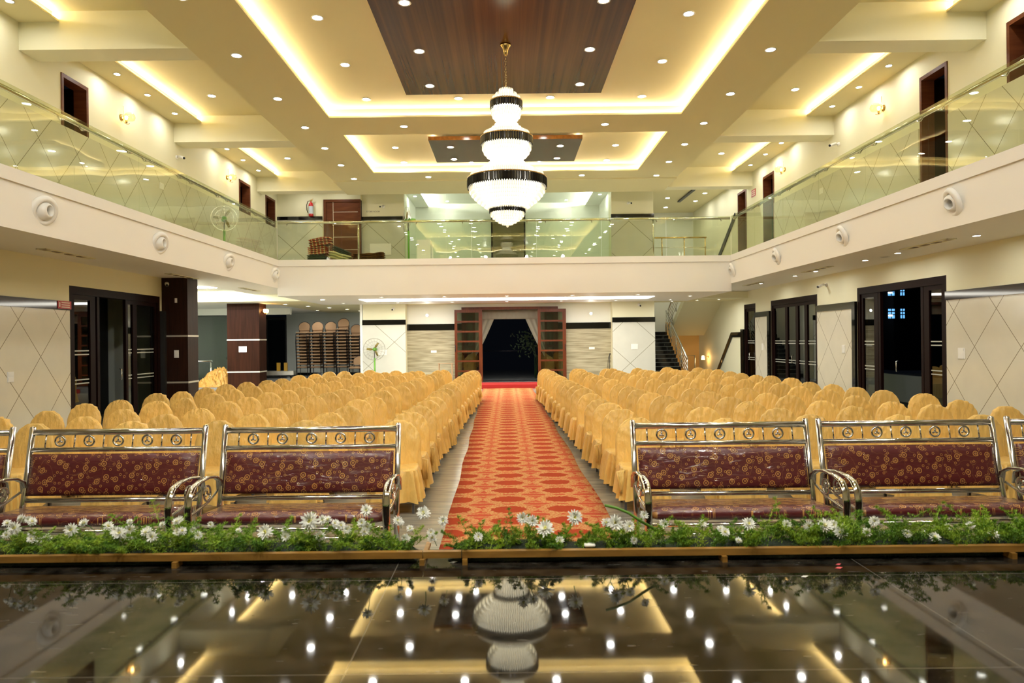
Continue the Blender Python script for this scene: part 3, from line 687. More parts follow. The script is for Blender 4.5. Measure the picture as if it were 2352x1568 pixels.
side_door(XR, -1, 14.05, 17.63, 3.08, [(14.17, 14.78, 'glass'), (14.78, 14.98, 'post'), (16.6, 16.8, 'post'), (16.8, 17.5, 'glass')])
side_door(XR, -1, 19.9, 23.4, 3.08, [(20.0, 20.75, 'glass'), (20.75, 21.4, 'glass'), (21.4, 22.2, 'glass'), (22.2, 23.3, 'glass')])
side_door(XR, -1, 24.85, 26.04, 3.08, [(24.97, 25.92, 'glass')])
struct('wall_passage', MB().box(XL-1.65, XL-1.6, 12.5, 18.3, 0, 3.3).box(XL-1.6, XL-.25, 12.5, 18.3, 3.2, 3.3), M['blackmat'])
# gallery doors: dark openings with brown frames and a leaf standing open
def gallery_door(x, sgn, y0, y1):
    dn[0] += 1
    t = empty('door_%d' % dn[0], (x, y0, 4.3), kind='structure'); W = y1-y0; s = -sgn; H = 3.14
    def bx(mb, ya, yb, za, zb, d0, d1):
        a, b = s*d0, s*d1; return mb.box(min(a, b), max(a, b), ya, yb, za, zb)
    f = MB(); bx(f, 0, .07, 0, H, -.02, .26); bx(f, W-.07, W, 0, H, -.02, .26); bx(f, .07, W-.07, H-.08, H, -.02, .26)
    f.build('frame', M['leafwood'], t)
    l = MB(); bx(l, .08, .12, 0.02, H-.1, .2, .85); l.build('leaf', M['frame'], t)
    r = MB(); bx(r, -.5, W+.5, -.1, H+.1, 1.1, 1.15); bx(r, W+.3, W+.35, -.1, H+.1, .27, 1.1); bx(r, -.35, -.3, -.1, H+.1, .27, 1.1)
    r.build('room_beyond', M['pillarwood'], t)
for a, b in ULd: gallery_door(XL, 1, a, b)
for a, b in URd: gallery_door(XR, -1, a, b)

# ------------------------------------------------------------------ entrance at the back
dn[0] += 1
t = empty('door_%d' % dn[0], (0, 27.9, .15), kind='structure')
f = MB(); f.box(-1.85, 2.08, -.12, .12, 2.93, 3.04); f.box(-1.85, -1.75, -.1, .12, 0, 2.93); f.box(1.98, 2.08, -.1, .12, 0, 2.93)
f.build('frame', M['doorwood'], t)
for x0, x1 in ((-2.12, -1.0), (1.24, 2.38)):
    lf = MB(); y0, y1 = -.36, -.29; H = 2.93
    lf.box(x0, x0+.11, y0, y1, .02, H); lf.box(x1-.14, x1, y0, y1, .02, H)
    for k in range(8):
        z = .02 + k*(H-.14)/7; lf.box(x0+.11, x1-.14, y0, y1, z, z + (.12 if k in (0, 7) else .07))
    lo = lf.build('leaf', M['doorwood'], t)
    MB().box(x0+.11, x1-.14, y0+.03, y0+.04, .12, H-.1).build('pane', M['pane'], lo)
    hx = x0+.03 if x0 < 0 else x1-.03
    MB().tube([(hx, y0, 1.25), (hx, y0-.06, 1.25), (hx, y0-.06, 1.5), (hx, y0, 1.5)], .012, 6).build('door_handle', M['dark'], lo)
for x0, x1 in ((-1.75, -1.3), (1.53, 1.98)):
    lf = MB(); H = 2.85
    lf.box(x0, x0+.09, -.03, .03, 0, H); lf.box(x1-.09, x1, -.03, .03, 0, H)
    for k in range(3): lf.box(x0+.09, x1-.09, -.03, .03, k*(H-.1)/2, k*(H-.1)/2+.1)
    lo = lf.build('side_light', M['doorwood'], t); MB().box(x0+.09, x1-.09, -.005, .005, .1, H-.1).build('pane', M['pane'], lo)
struct('trim_21', MB().box(-2.1, 2.3, 25.82, 25.9, 0, .155).box(-1.2, 1.4, 25.9, 27.3, .15, .158), M['redcarpet'])
struct('trim_22', MB().box(-1.75, 1.98, 27.8, 28.0, .15, .2), M['dark'])
# night outside: drapes, low wall, railing and a leafy branch
for s, x0, nm in ((1, -1.72, 'left'), (-1, 1.95, 'right')):
    mb = MB(); n = 26; rows = 16; vs = []
    for j in range(rows+1):
        v = j/rows; wdt = 1.15*(1-v)**.8*(1) + .16
        for i in range(n+1):
            u = i/n; vs.append((x0 + s*u*wdt, 28.75 + .03*sin(u*34+v*2), 3.05 - v*2.2))
    fs = [(j*(n+1)+i, j*(n+1)+i+1, (j+1)*(n+1)+i+1, (j+1)*(n+1)+i) for j in range(rows) for i in range(n)]
    o = mb.add(vs, fs, True).build('curtain', M['curtain']); sol = o.modifiers.new('s', 'SOLIDIFY'); sol.thickness = .008
    tag(o, f'thin pale curtain tied back outside the entrance, {nm} side', 'curtain', 'curtains outside the entrance')
mb = MB(); n = 60; vs = []
for j in range(5):
    for i in range(n+1): vs.append((-1.75 + 3.72*i/n, 28.70 + .02*sin(i*1.9), 3.12 - .40*j/4))
fs = [(j*(n+1)+i, j*(n+1)+i+1, (j+1)*(n+1)+i+1, (j+1)*(n+1)+i) for j in range(4) for i in range(n)]
o = mb.add(vs, fs, True).build('valance', M['curtain']); o.modifiers.new('s', 'SOLIDIFY').thickness = .008
tag(o, 'pale gathered cloth valance across the top of the entrance', 'valance')
tag(MB().tube([(-1.4, 30.5, 1.35), (1.4, 30.5, 1.35)], .015, 6).tube([(-1.4, 30.5, 0), (-1.4, 30.5, 1.35)], .015, 6).tube([(1.35, 30.5, 0), (1.35, 30.5, 1.35)], .015, 6).build('garden_railing', M['dark']),
    'thin dark metal railing in the night outside the entrance', 'railing')
struct('ground_outside', MB().box(-12, 16, 28.2, 40, -.2, 0), M['blackmat'])
mb = MB(); rr = random.Random(3)
for k in range(150):
    c = Vector((rr.gauss(.95, .35), 30.0+rr.random()*.4, rr.gauss(1.75, .28))); a = rr.random()*6.3; l = .07; d1 = Vector((cos(a), .3, sin(a)))*l; d2 = Vector((-sin(a), .2, cos(a)))*l*.4
    mb.add([c-d1, c+d2, c+d1, c-d2], [(0, 1, 2, 3)])
for k in range(5): mb.tube([(1.2, 30.2, 0), (1.2+.05*k, 30.2, 1.0), (1.0-.12*k+.3, 30.2, 1.6+.06*k)], .012, 5)
tag(mb.build('shrub', M['leaf']), 'dark leafy shrub barely seen in the night beyond the entrance', 'shrub')
# outside the right hand door
struct('ground_yard', MB().box(XR+.25, 26, 10, 33, -.2, 0), M['blackmat'])
tag(MB().box(11.0, 11.15, 15.5, 21.5, 0, .74).build('parapet', M['parapet']), 'low pale wall seen through the open right hand glass door', 'wall')
bd = empty('outside_building', (20.4, 32, 0), 0, 'dark apartment building at night with lit blue windows beyond the right door', 'building')
MB().box(0, 6, 4, 12, 0, 14).build('wall', M['blackmat'], bd)
for zz in (2.75, 3.95):
    for xx, ww in ((-1.1, .42), (-.45, .30)):
        x0 = xx + .75
        w_ = MB().box(x0, x0+ww, 3.96, 4.0, zz-.03, zz).box(x0, x0+ww, 3.96, 4.0, zz+.5, zz+.53)
        for i in range(3): w_.box(x0+i*(ww-.03)/2, x0+i*(ww-.03)/2+.03, 3.955, 3.99, zz, zz+.5)
        for j in (1, 2): w_.box(x0+.03, x0+ww-.03, 3.96, 3.985, zz+j*.17, zz+j*.17+.05)
        wo = w_.build('window', M['blackmat'], bd)
        MB().box(x0+.01, x0+ww-.01, 3.99, 4.0, zz, zz+.5).build('pane', M['night'], wo)
    MB().box(-.95, -.70, 3.9, 3.95, zz+.30, zz+.36).build('porch_lamp', M['nightw'], bd)
    MB().box(-.30, -.12, 3.9, 3.95, zz+.12, zz+.18).build('porch_lamp', M['nightw'], bd)

# ------------------------------------------------------------------ upper back: veneer door, glass room, stairwell
struct('wall_back_upper', MB().box(XL, -7.25, 27.2, 27.4, 4.3, 8.1).box(-7.25, -5.78, 27.2, 27.4, 7.5, 8.1), M['paint'])
struct('trim_23', MB().box(XL, -7.3, 27.17, 27.2, 4.3, 6.7), M['tileb'])
struct('trim_24', MB().box(XL, -7.3, 27.15, 27.21, 6.7, 6.84), M['black'])
dn[0] += 1
t = empty('door_%d' % dn[0], (-7.25, 27.2, 4.3), kind='structure')
MB().box(0, .1, -.06, .1, 0, 3.2).box(1.37, 1.47, -.06, .1, 0, 3.2).box(.1, 1.37, -.06, .1, 3.1, 3.2).build('frame', M['leafwood'], t)
lf = MB().box(.1, 1.37, -.02, .03, 0, 3.1).build('leaf', M['leafwood'], t)
gr = MB(); gr.box(.37, .385, -.026, -.019, .02, 3.1)
for z in (.2, .7, 1.2, 1.7, 2.2, 2.7): gr.box(.385, 1.36, -.026, -.019, z, z+.015)
gr.build('inlay_line', M['alu'], lf)
MB().tube([(.22, -.02, 1.1), (.22, -.08, 1.1), (.22, -.08, 1.4), (.22, -.02, 1.4)], .012, 6).build('door_handle', M['steel'], t)
# glass fronted room
struct('wall_glass_room', MB().box(-4.3, -4.1, 28.2, 31.2, 4.3, 8.3).box(4.24, 4.4, 28.2, 31.2, 4.3, 8.3).box(-4.3, 4.4, 31.0, 31.2, 4.3, 8.3), M['whitewall'])
rc = MB(); rc.box(-4.1, 4.24, 27.4, 31.0, 8.05, 8.15)
rc.box(-4.1, -3.5, 27.45, 31, 7.9, 7.94).box(3.6, 4.24, 27.45, 31, 7.9, 7.94)
struct('ceiling_glass_room', rc, M['whitewall'])
struct('floor_glass_room', MB().box(-4.3, 4.4, 27.4, 31.2, 4.1, 4.3), M['whitewall'])
tag(MB().box(-3.62, -3.6, 27.5, 30.9, 7.945, 7.955).box(3.7, 3.72, 27.5, 30.9, 7.945, 7.955).build('cove_light', emit('room_led', (1, .98, .88), 420.0)), 'pair of cove strips lighting the glass fronted upper room', 'light strip')
for k, x in enumerate((-3.8, -2.2, 2.3, 3.95)):
    down(x, 28.6, 7.9 if abs(x) > 3.4 else 8.05, f'downlight inside the glass fronted upper room, {ORD[k]} from the left', 'downlights of the glass room', D2)
for k, x in enumerate((-2.6, 2.7)):
    down(x, 30.4, 8.05, f'downlight near the rear wall of the glass fronted upper room, {["left", "right"][k]}', 'downlights of the glass room', D2)
t = empty('glass_partition', (0, 27.5, 4.3), 0, 'clear glass partition of the bright upper room behind the back balcony', 'glass wall')
for a, b in ((-4.08, -2.42), (-2.41, .12), (.13, 2.62), (2.63, 4.22)):
    MB().box(a, b, -.006, .006, 0, 3.6).build('glass_pane', M['roomglass'], t)
dn[0] += 1
t = empty('door_%d' % dn[0], (.1, 30.9, 4.3), kind='structure')
MB().box(-.78, .78, -.03, .1, 0, 3.2).build('frame', M['black'], t)
MB().box(-.7, .7, -.06, -.035, .05, 3.1).build('leaf', mat('olive_bronze_leaf', (.17, .13, .07), .15), t)
# staircase behind the right back pillar
st = MB()
for k in range(12): st.box(6.0, 7.3, 28.2+k*.27, 28.2+(k+1)*.27 + (1.3 if k == 11 else 0), .15, .15+(k+1)*.165)
sto = empty('staircase', (0, 0, 0), kind='structure')
st.build('tread', M['black'], sto)
nz_ = MB()
for k in range(12): nz_.box(6.0, 7.3, 28.195+k*.27, 28.215+k*.27, .15+(k+1)*.165, .153+(k+1)*.165+.008)
nz_.build('nosing', mat('pale_nosing', (.25, .27, .24), .3), sto)
up_ = MB().add([(7.45, 31.4, 1.95), (9.05, 31.4, 1.95), (9.05, 27.9, 3.75), (7.45, 27.9, 3.75), (7.45, 31.4, 2.25), (9.05, 31.4, 2.25), (9.05, 27.9, 4.05), (7.45, 27.9, 4.05)],
    [(0, 1, 2, 3), (7, 6, 5, 4), (0, 4, 5, 1), (1, 5, 6, 2), (2, 6, 7, 3), (3, 7, 4, 0)])
up_.build('upper_flight', M['paint'], sto)
struct('wall_under_stair', MB().box(7.5, XR, 32.2, 32.35, .15, 2.6), mat('lamp_glow_paint', (.72, .42, .12), .6))  # the lamp's orange glow is put into this wall colour
def stair_rail(pa, pb, lbl, x):
    t = empty('stair_railing', (0, 0, 0), 0, lbl, 'railing')
    a, b = Vector(pa), Vector(pb)
    MB().tube([a, b], .035, 10).build('handrail', M['steel'], t)
    for k in range(4):
        off = Vector((0, 0, -.2-.18*k)); MB().tube([a+off, b+off], .014, 6).build('mid_bar', M['steel'], t)
    for k in range(5):
        c = a + (b-a)*(k/4); MB().tube([c, c+Vector((0, 0, -.95))], .022, 8).build('post', M['steel'], t)
stair_rail((7.38, 28.0, 1.0), (7.32, 31.4, 3.1), 'sloping steel stair railing beside the dark steps behind the back wall', 7.3)
stair_rail((7.4, 31.3, 3.15), (7.4, 28.4, 4.75), 'dark steel railing of the upper stair flight seen against the white wall', 7.4)
tag(MB().tube([(7.75, 30.6, .15), (7.75, 30.6, 1.05), (8.4, 30.6, 1.05), (8.4, 30.6, .15)], .025, 8).build('hand_bar', M['steel']), 'short steel hand bar under the stairs before the wall toned with lamp glow', 'railing')
t = empty('landing_railing', (0, 0, 0), 0, 'low gold tinted steel railing at the upper stair landing', 'railing')
MB().tube([(6.0, 27.6, 5.9), (8.1, 27.6, 5.9)], .03, 8).build('handrail', M['gold'], t)
for z in (5.5, 5.1): MB().tube([(6.0, 27.6, z), (8.1, 27.6, z)], .014, 6).build('mid_bar', M['steel'], t)
for x in (6.3, 7.2, 8.05): MB().tube([(x, 27.6, 4.3), (x, 27.6, 5.9)], .022, 8).build('post', M['gold'], t)
struct('trim_25', MB().add([(XR-.04, 29.2, 5.0), (XR-.04, 26.9, 6.5), (XR-.04, 26.9, 6.75), (XR-.04, 29.2, 5.25), (XR, 29.2, 5.0), (XR, 26.9, 6.5), (XR, 26.9, 6.75), (XR, 29.2, 5.25)],
    [(0, 1, 2, 3), (0, 4, 5, 1), (3, 2, 6, 7), (0, 3, 7, 4), (1, 5, 6, 2)]), M['dark'])
struct('trim_26', MB().add([(XR-.04, 29.3, .3), (XR-.04, 27.4, 1.85), (XR-.04, 26.2, 1.85), (XR-.04, 26.2, 2.05), (XR-.04, 27.5, 2.05), (XR-.04, 29.6, .3),
     (XR, 29.3, .3), (XR, 27.4, 1.85), (XR, 26.2, 1.85), (XR, 26.2, 2.05), (XR, 27.5, 2.05), (XR, 29.6, .3)],
    [(0, 1, 4, 5), (1, 2, 3, 4), (0, 6, 7, 1), (1, 7, 8, 2), (5, 4, 10, 11), (4, 3, 9, 10)]), M['black'])
# annex windows with dark blinds
for n_, (x0, x1) in enumerate(((-13.6, -12.5), (-12.45, -11.3))):
    t = empty('window_%d' % (n_+1), (x0, 35, .15), kind='structure'); W_ = x1-x0
    MB().box(0, .08, 0, .15, 0, 3.0).box(W_-.08, W_, 0, .15, 0, 3.0).box(.08, W_-.08, 0, .15, 2.9, 3.0).box(.08, W_-.08, 0, .15, 0, .1).build('window_frame', M['blackmat'], t)
    MB().box(.08, W_-.08, .05, .06, .1, 2.9).build('pane', M['pane'], t)
dn[0] += 1
t = empty('door_%d' % dn[0], (-15.9, 30.0, .15), kind='structure')
struct('wall_annex_cross', MB().box(-18, -14.0, 30, 30.2, .15, 3.2).box(-12.2, -11.2, 30, 30.2, .15, 3.2), M['greywall'])
struct('trim_27', MB().box(-18, -9.4, 29.6, 29.8, 3.05, 3.33), M['whitewall'])
MB().box(1.9, 3.7, .05, .1, 0, 2.95).build('pane', mat('dark_green_glass', (.01, .02, .008), .08, spec=.8), t)
MB().box(1.9, 2.0, -.02, .15, 0, 3.0).box(3.6, 3.7, -.02, .15, 0, 3.0).box(2.0, 3.6, -.02, .15, 2.92, 3.0).build('frame', M['blackmat'], t)
#PART3
# ------------------------------------------------------------------ chandelier
CX, CY = 0.03, 12.96
ch = empty('chandelier', (CX, CY, 7.45), 0, 'huge tiered crystal chandelier with black rod bands hanging over the aisle', 'chandelier')
def cz(py): return 1.85 + (784-py)/121.0 - 7.45
def rods(r, zt, ln, n, wd, dp, taper=.6, out=.0):
    mb = MB()
    for k in range(n):
        a = 2*pi*k/n; ux, uy = cos(a), sin(a); tx, ty = -uy, ux; vs = []
        for z, f, rr in ((zt, .55, r), (zt-ln*.12, 1, r+out*.2), (zt-ln*.85, 1, r+out), (zt-ln, taper*.4, r+out)):
            for (p, q) in ((-1, 0), (0, -1), (1, 0), (0, 1)):
                vs.append((ux*(rr+q*dp*f)+tx*p*wd*f, uy*(rr+q*dp*f)+ty*p*wd*f, z))
        fs = [(i*4+j, i*4+(j+1) % 4, (i+1)*4+(j+1) % 4, (i+1)*4+j) for i in range(3) for j in range(4)]
        fs += [(3, 2, 1, 0), (12, 13, 14, 15)]
        mb.add(vs, fs)
    return mb
MB().lathe([(.001, 0), (.10, 0), (.105, -.03), (.06, -.07), (.045, -.15), (.02, -.22), (.001, -.22)], 20).build('ceiling_rose', M['gold'], ch)
cm = MB()
zc = -.22; k = 0
while zc > cz(212):
    pts = []
    for i in range(10):
        a = 2*pi*i/10; px, pz = .016*cos(a), .032*sin(a)
        pts.append((px, 0, zc-.03+pz) if k % 2 else (0, px, zc-.03+pz))
    cm.tube(pts, .005, 5, closed=True); zc -= .05; k += 1
cm.build('chain', M['gold'], ch)
# steps: (py of top, radius, length)
tiers = [(209, .13, .12), (219, .20, .12), (227, .26, .10)]
dome1 = [(256, .28, .10), (263, .26, .10), (269, .22, .10), (275, .18, .09)]
cone2 = [(281, .18, .09), (289, .22, .09), (297, .28, .09), (304, .35, .09), (309, .43, .08)]
dome2 = [(338, .46, .10), (346, .43, .10), (353, .38, .10), (360, .32, .09), (366, .26, .09)]
cone3 = [(370, .27, .10), (378, .35, .10), (386, .44, .10), (393, .53, .10), (399, .62, .09), (404, .69, .08)]
dome3 = [(436, .715, .10), (443, .68, .10), (450, .63, .10), (457, .57, .10), (464, .50, .09), (470, .44, .09), (476, .37, .09)]
dome4 = [(492, .315, .08), (497, .28, .08), (502, .23, .08), (507, .17, .08), (511, .10, .08)]
for py, r, ln in tiers+dome1+cone2+dome2+cone3+dome3+dome4:
    rods(r, cz(py), ln, max(14, int(r*2*pi/.034)), .0125, .009).build('crystal_tier', M['crys'], ch)
for (py, r, h) in ((241, .30, .15), (324, .49, .17), (419, .75, .19), (486, .335, .10)):
    rods(r, cz(py-4), h, int(r*2*pi/.046), .0262, .012, .9).build('black_rod_band', M['rod'], ch)
    MB().lathe([(r-.02, cz(py-4)+.005), (r+.012, cz(py-4)+.005), (r+.012, cz(py-4)-.012), (r-.02, cz(py-4)-.012)], 48).build('band_hoop', M['gold'], ch)
prof = [(.10, cz(212)), (.22, cz(235)), (.24, cz(250)), (.15, cz(278)), (.28, cz(303)), (.40, cz(316)), (.42, cz(335)), (.22, cz(366)), (.40, cz(388)), (.60, cz(408)), (.66, cz(430)), (.52, cz(460)), (.32, cz(480)), (.28, cz(492)), (.10, cz(512)), (.001, cz(514))]
MB().lathe(prof, 28).build('inner_glow', M['core'], ch)
MB().lathe([(.001, cz(516)), (.03, cz(518)), (.035, cz(521)), (.02, cz(525)), (.001, cz(527))], 12).build('finial', M['crys'], ch)

# ------------------------------------------------------------------ carpet
cb_ = MB(); nn = 60; vs = []
for j in range(nn+1):
    v = j/nn; y = 3.95 + v*21.85; f = max(0, (y-7.6)/18.1)
    xl = -.63 - .30*f + .012*sin(y*2.3); xr = 1.03 - .11*f + .015*sin(y*1.7+1)
    for i in range(7): vs.append((xl+(xr-xl)*i/6, y, .012 + .004*sin(y*3.1+i)))
fs = [(j*7+i, j*7+i+1, (j+1)*7+i+1, (j+1)*7+i) for j in range(nn) for i in range(6)]
o = cb_.add(vs, fs, True).build('carpet', M['carpet']); so = o.modifiers.new('s', 'SOLIDIFY'); so.thickness = .010; so.offset = 1
tag(o, 'long orange and gold patterned carpet runner down the central aisle', 'carpet')

# ------------------------------------------------------------------ covered chairs
def nz3(x, y, z, s): return noise.noise(Vector((x+s*7.3, y-s*3.1, z+s*1.7)))
def chair_meshes(seed):
    rr = random.Random(seed)
    # back and seat of the cover
    mb = MB(); n = 64; rows = []
    zs = [.40, .44, .48, .52, .56, .60, .64, .67]; z0, zt = .69, .955 + rr.uniform(-.012, .012)
    for z in zs: rows.append((z, .250 + .008*(1-(z-.4)/.28)**2, 1.0))
    for k in range(1, 15):
        a = (pi/2)*k/14.2; rows.append((z0+(zt-z0)*sin(a), .250*cos(a)**.92, max(.25, cos(a)**.45)))
    kk = rr.choice((9, 12, 15)); ph = rr.random()*6; pa = rr.uniform(.005, .013); cr_ = rr.uniform(.010, .020)
    vs = []; m = len(rows)
    for i, (z, wx, df) in enumerate(rows):
        for j in range(n):
            t = 2*pi*j/n; c, s = cos(t), sin(t)
            x = wx*math.copysign(abs(c)**.75, c); d = .048*df
            y = d*math.copysign(abs(s)**.7, s) + (z-.45)*.16
            fr = i/(m-1)
            x1, z1 = x, z
            rg = 1-abs(nz3(x*7+z*3, s*1.5, z*4-x*3, seed))*2; rg2 = 1-abs(nz3(x*15, s*1.5, z*5+x*6, seed+5))*2
            wr = cr_*.9*nz3(x*6, s*2, z*4, seed) + pa*rg*abs(rg) + pa*.5*rg2*abs(rg2)
            rim = max(0, (z-.72)/.23); ang = math.atan2(z-.66, x)
            gth = sin(ang*kk*2+ph+4*nz3(x*3, 0, z*3, seed)); wr += rim*.013*(gth*abs(gth))*(.4+abs(nz3(x*3, 1, z*2, seed+9))*1.6)
            y += wr*math.copysign(1, s)*(1 if abs(s) > .25 else .3); x1 += wr*.4*c
            vs.append((x1, y, z1+.3*wr*rim))
    fs = [(i*n+j, i*n+(j+1) % n, (i+1)*n+(j+1) % n, (i+1)*n+j) for i in range(m-1) for j in range(n)]
    fs.append(tuple((m-1)*n+j for j in range(n)))
    mb.add(vs, fs, True)
    # seat top
    def loop(z, gx, gy0, gy1, wob=0, npl=13, sd=0, N_=72, rad=.07):
        out = []
        for k in range(N_):
            t = 2*pi*k/N_; c, s = cos(t), sin(t)
            x = gx*math.copysign(min(1, abs(c)**.42), c); ym = (gy0+gy1)/2; hy = (gy1-gy0)/2
            y = ym + hy*math.copysign(min(1, abs(s)**.42), s)
            p = wob*(sin(t*npl+sd+1.3*sin(t*2+sd)) + .8*nz3(c*2.2, s*2.2, z*1.5, sd))
            out.append((x*(1+p/.25), ym+(y-ym)*(1+p/.25), z))
        return out
    N_ = 72
    L_ = [loop(.468, .05, -.27, -.12), loop(.474, .14, -.36, -.04), loop(.478, .20, -.42, .03), loop(.468, .228, -.448, .06), loop(.44, .236, -.458, .075)]
    vs = []; 
    for q_ in L_: vs += q_
    for i, v in enumerate(vs): vs[i] = (v[0], v[1], v[2]+.006*nz3(v[0]*8, v[1]*8, 0, seed))
    fs = [((i+1)*N_+j, (i+1)*N_+(j+1) % N_, i*N_+(j+1) % N_, i*N_+j) for i in range(len(L_)-1) for j in range(N_)]
    fs.append(tuple(range(N_))); mb.add(vs, fs, True)
    cover = mb.mesh('chair_cover', M['satin'])
    sk = MB(); vs = []; npl = rr.choice((11, 13, 16)); zb = rr.uniform(.07, .15)
    for k, z in enumerate((.462, .43, .36, .28, .20, zb)):
        f = (k/5)
        q_ = loop(z - (0), .236+.045*f, -.458-.05*f, .075+.05*f, .028*f**.7+.002, npl, seed*1.7)
        if k == 5: q_ = [(x, y, z+.018*nz3(x*5, y*5, 0, seed)) for x, y, z in q_]
        vs += q_
    fs = [((i+1)*N_+j, (i+1)*N_+(j+1) % N_, i*N_+(j+1) % N_, i*N_+j) for i in range(5) for j in range(N_)]
    sk.add(vs, fs, True)
    # tied knot of cloth on a front corner
    sx_ = rr.choice((-1, 1))
    for k in range(4):
        a = rr.uniform(-.4, .4)
        sk.tube([(sx_*.20, -.44, .455), (sx_*(.225+.02*k), -.47-.01*k, .44), (sx_*(.22+.02*k+a*.04), -.50, .36), (sx_*(.22+.02*k+a*.08), -.51, .22)], [.012, .018, .020, .010], 6)
    return cover, sk.mesh('skirt', M['satin'])
VAR = [chair_meshes(s) for s in range(1, 9)]
leg_me = MB().box(-.013, .013, -.013, .013, 0, .42).mesh('leg', M['leg'])
def new_chair():
    t = empty('covered_chair', cat='chair')
    for nm, me in (('chair_cover', VAR[0][0]), ('skirt', VAR[0][1])):
        o = bpy.data.objects.new(nm, me); COL.objects.link(o); o.parent = t
    for x in (-.19, .19):
        for y in (-.40, .04):
            o = bpy.data.objects.new('leg', leg_me); COL.objects.link(o); o.parent = t; o.location = (x, y, 0)
    return t
proto = new_chair(); first = True
rows_n = ['front row behind the benches'] + [f'{ORD[k]} row from the benches' for k in range(1, 15)] + ['last row near the entrance']
seat_n = ['beside the aisle', 'second from the aisle', 'third from the aisle', 'fourth from the aisle', 'fifth from the aisle', 'outermost seat']
NEARL = [-1.24, -2.28, -3.25, -4.30, -5.38, -6.44]; FARL = [-1.04, -1.93, -2.67, -3.42, -4.2, -5.0]
rc_ = random.Random(11)
for side_, near, far in (('left', NEARL, FARL), ('right', [1.46+.985*k for k in range(6)], [1.15+.93*k for k in range(6)])):
    for r_ in range(16):
        Y = 7.70 + r_*.866; f = r_/15
        for k in range(6):
            ff = f*f if side_ == 'left' else f
            X = near[k] + (far[k]-near[k])*ff
            X += rc_.uniform(-.04, .04)*(k > 0); y = Y + rc_.uniform(-.05, .05)
            o = proto if first else copy_tree(proto); first = False
            v = VAR[rc_.randrange(len(VAR))]
            for c_ in o.children:
                if c_.name.startswith('chair_cover'): c_.data = v[0]
                elif c_.name.startswith('skirt'): c_.data = v[1]
            s_ = rc_.uniform(.975, 1.02)
            place(o, (X, y, 0), R(rc_.uniform(-5, 5)), f'gold satin chair {side_} of the carpet, {rows_n[r_]}, {seat_n[k]}', f'gold covered chairs {side_} of the carpet', s_)

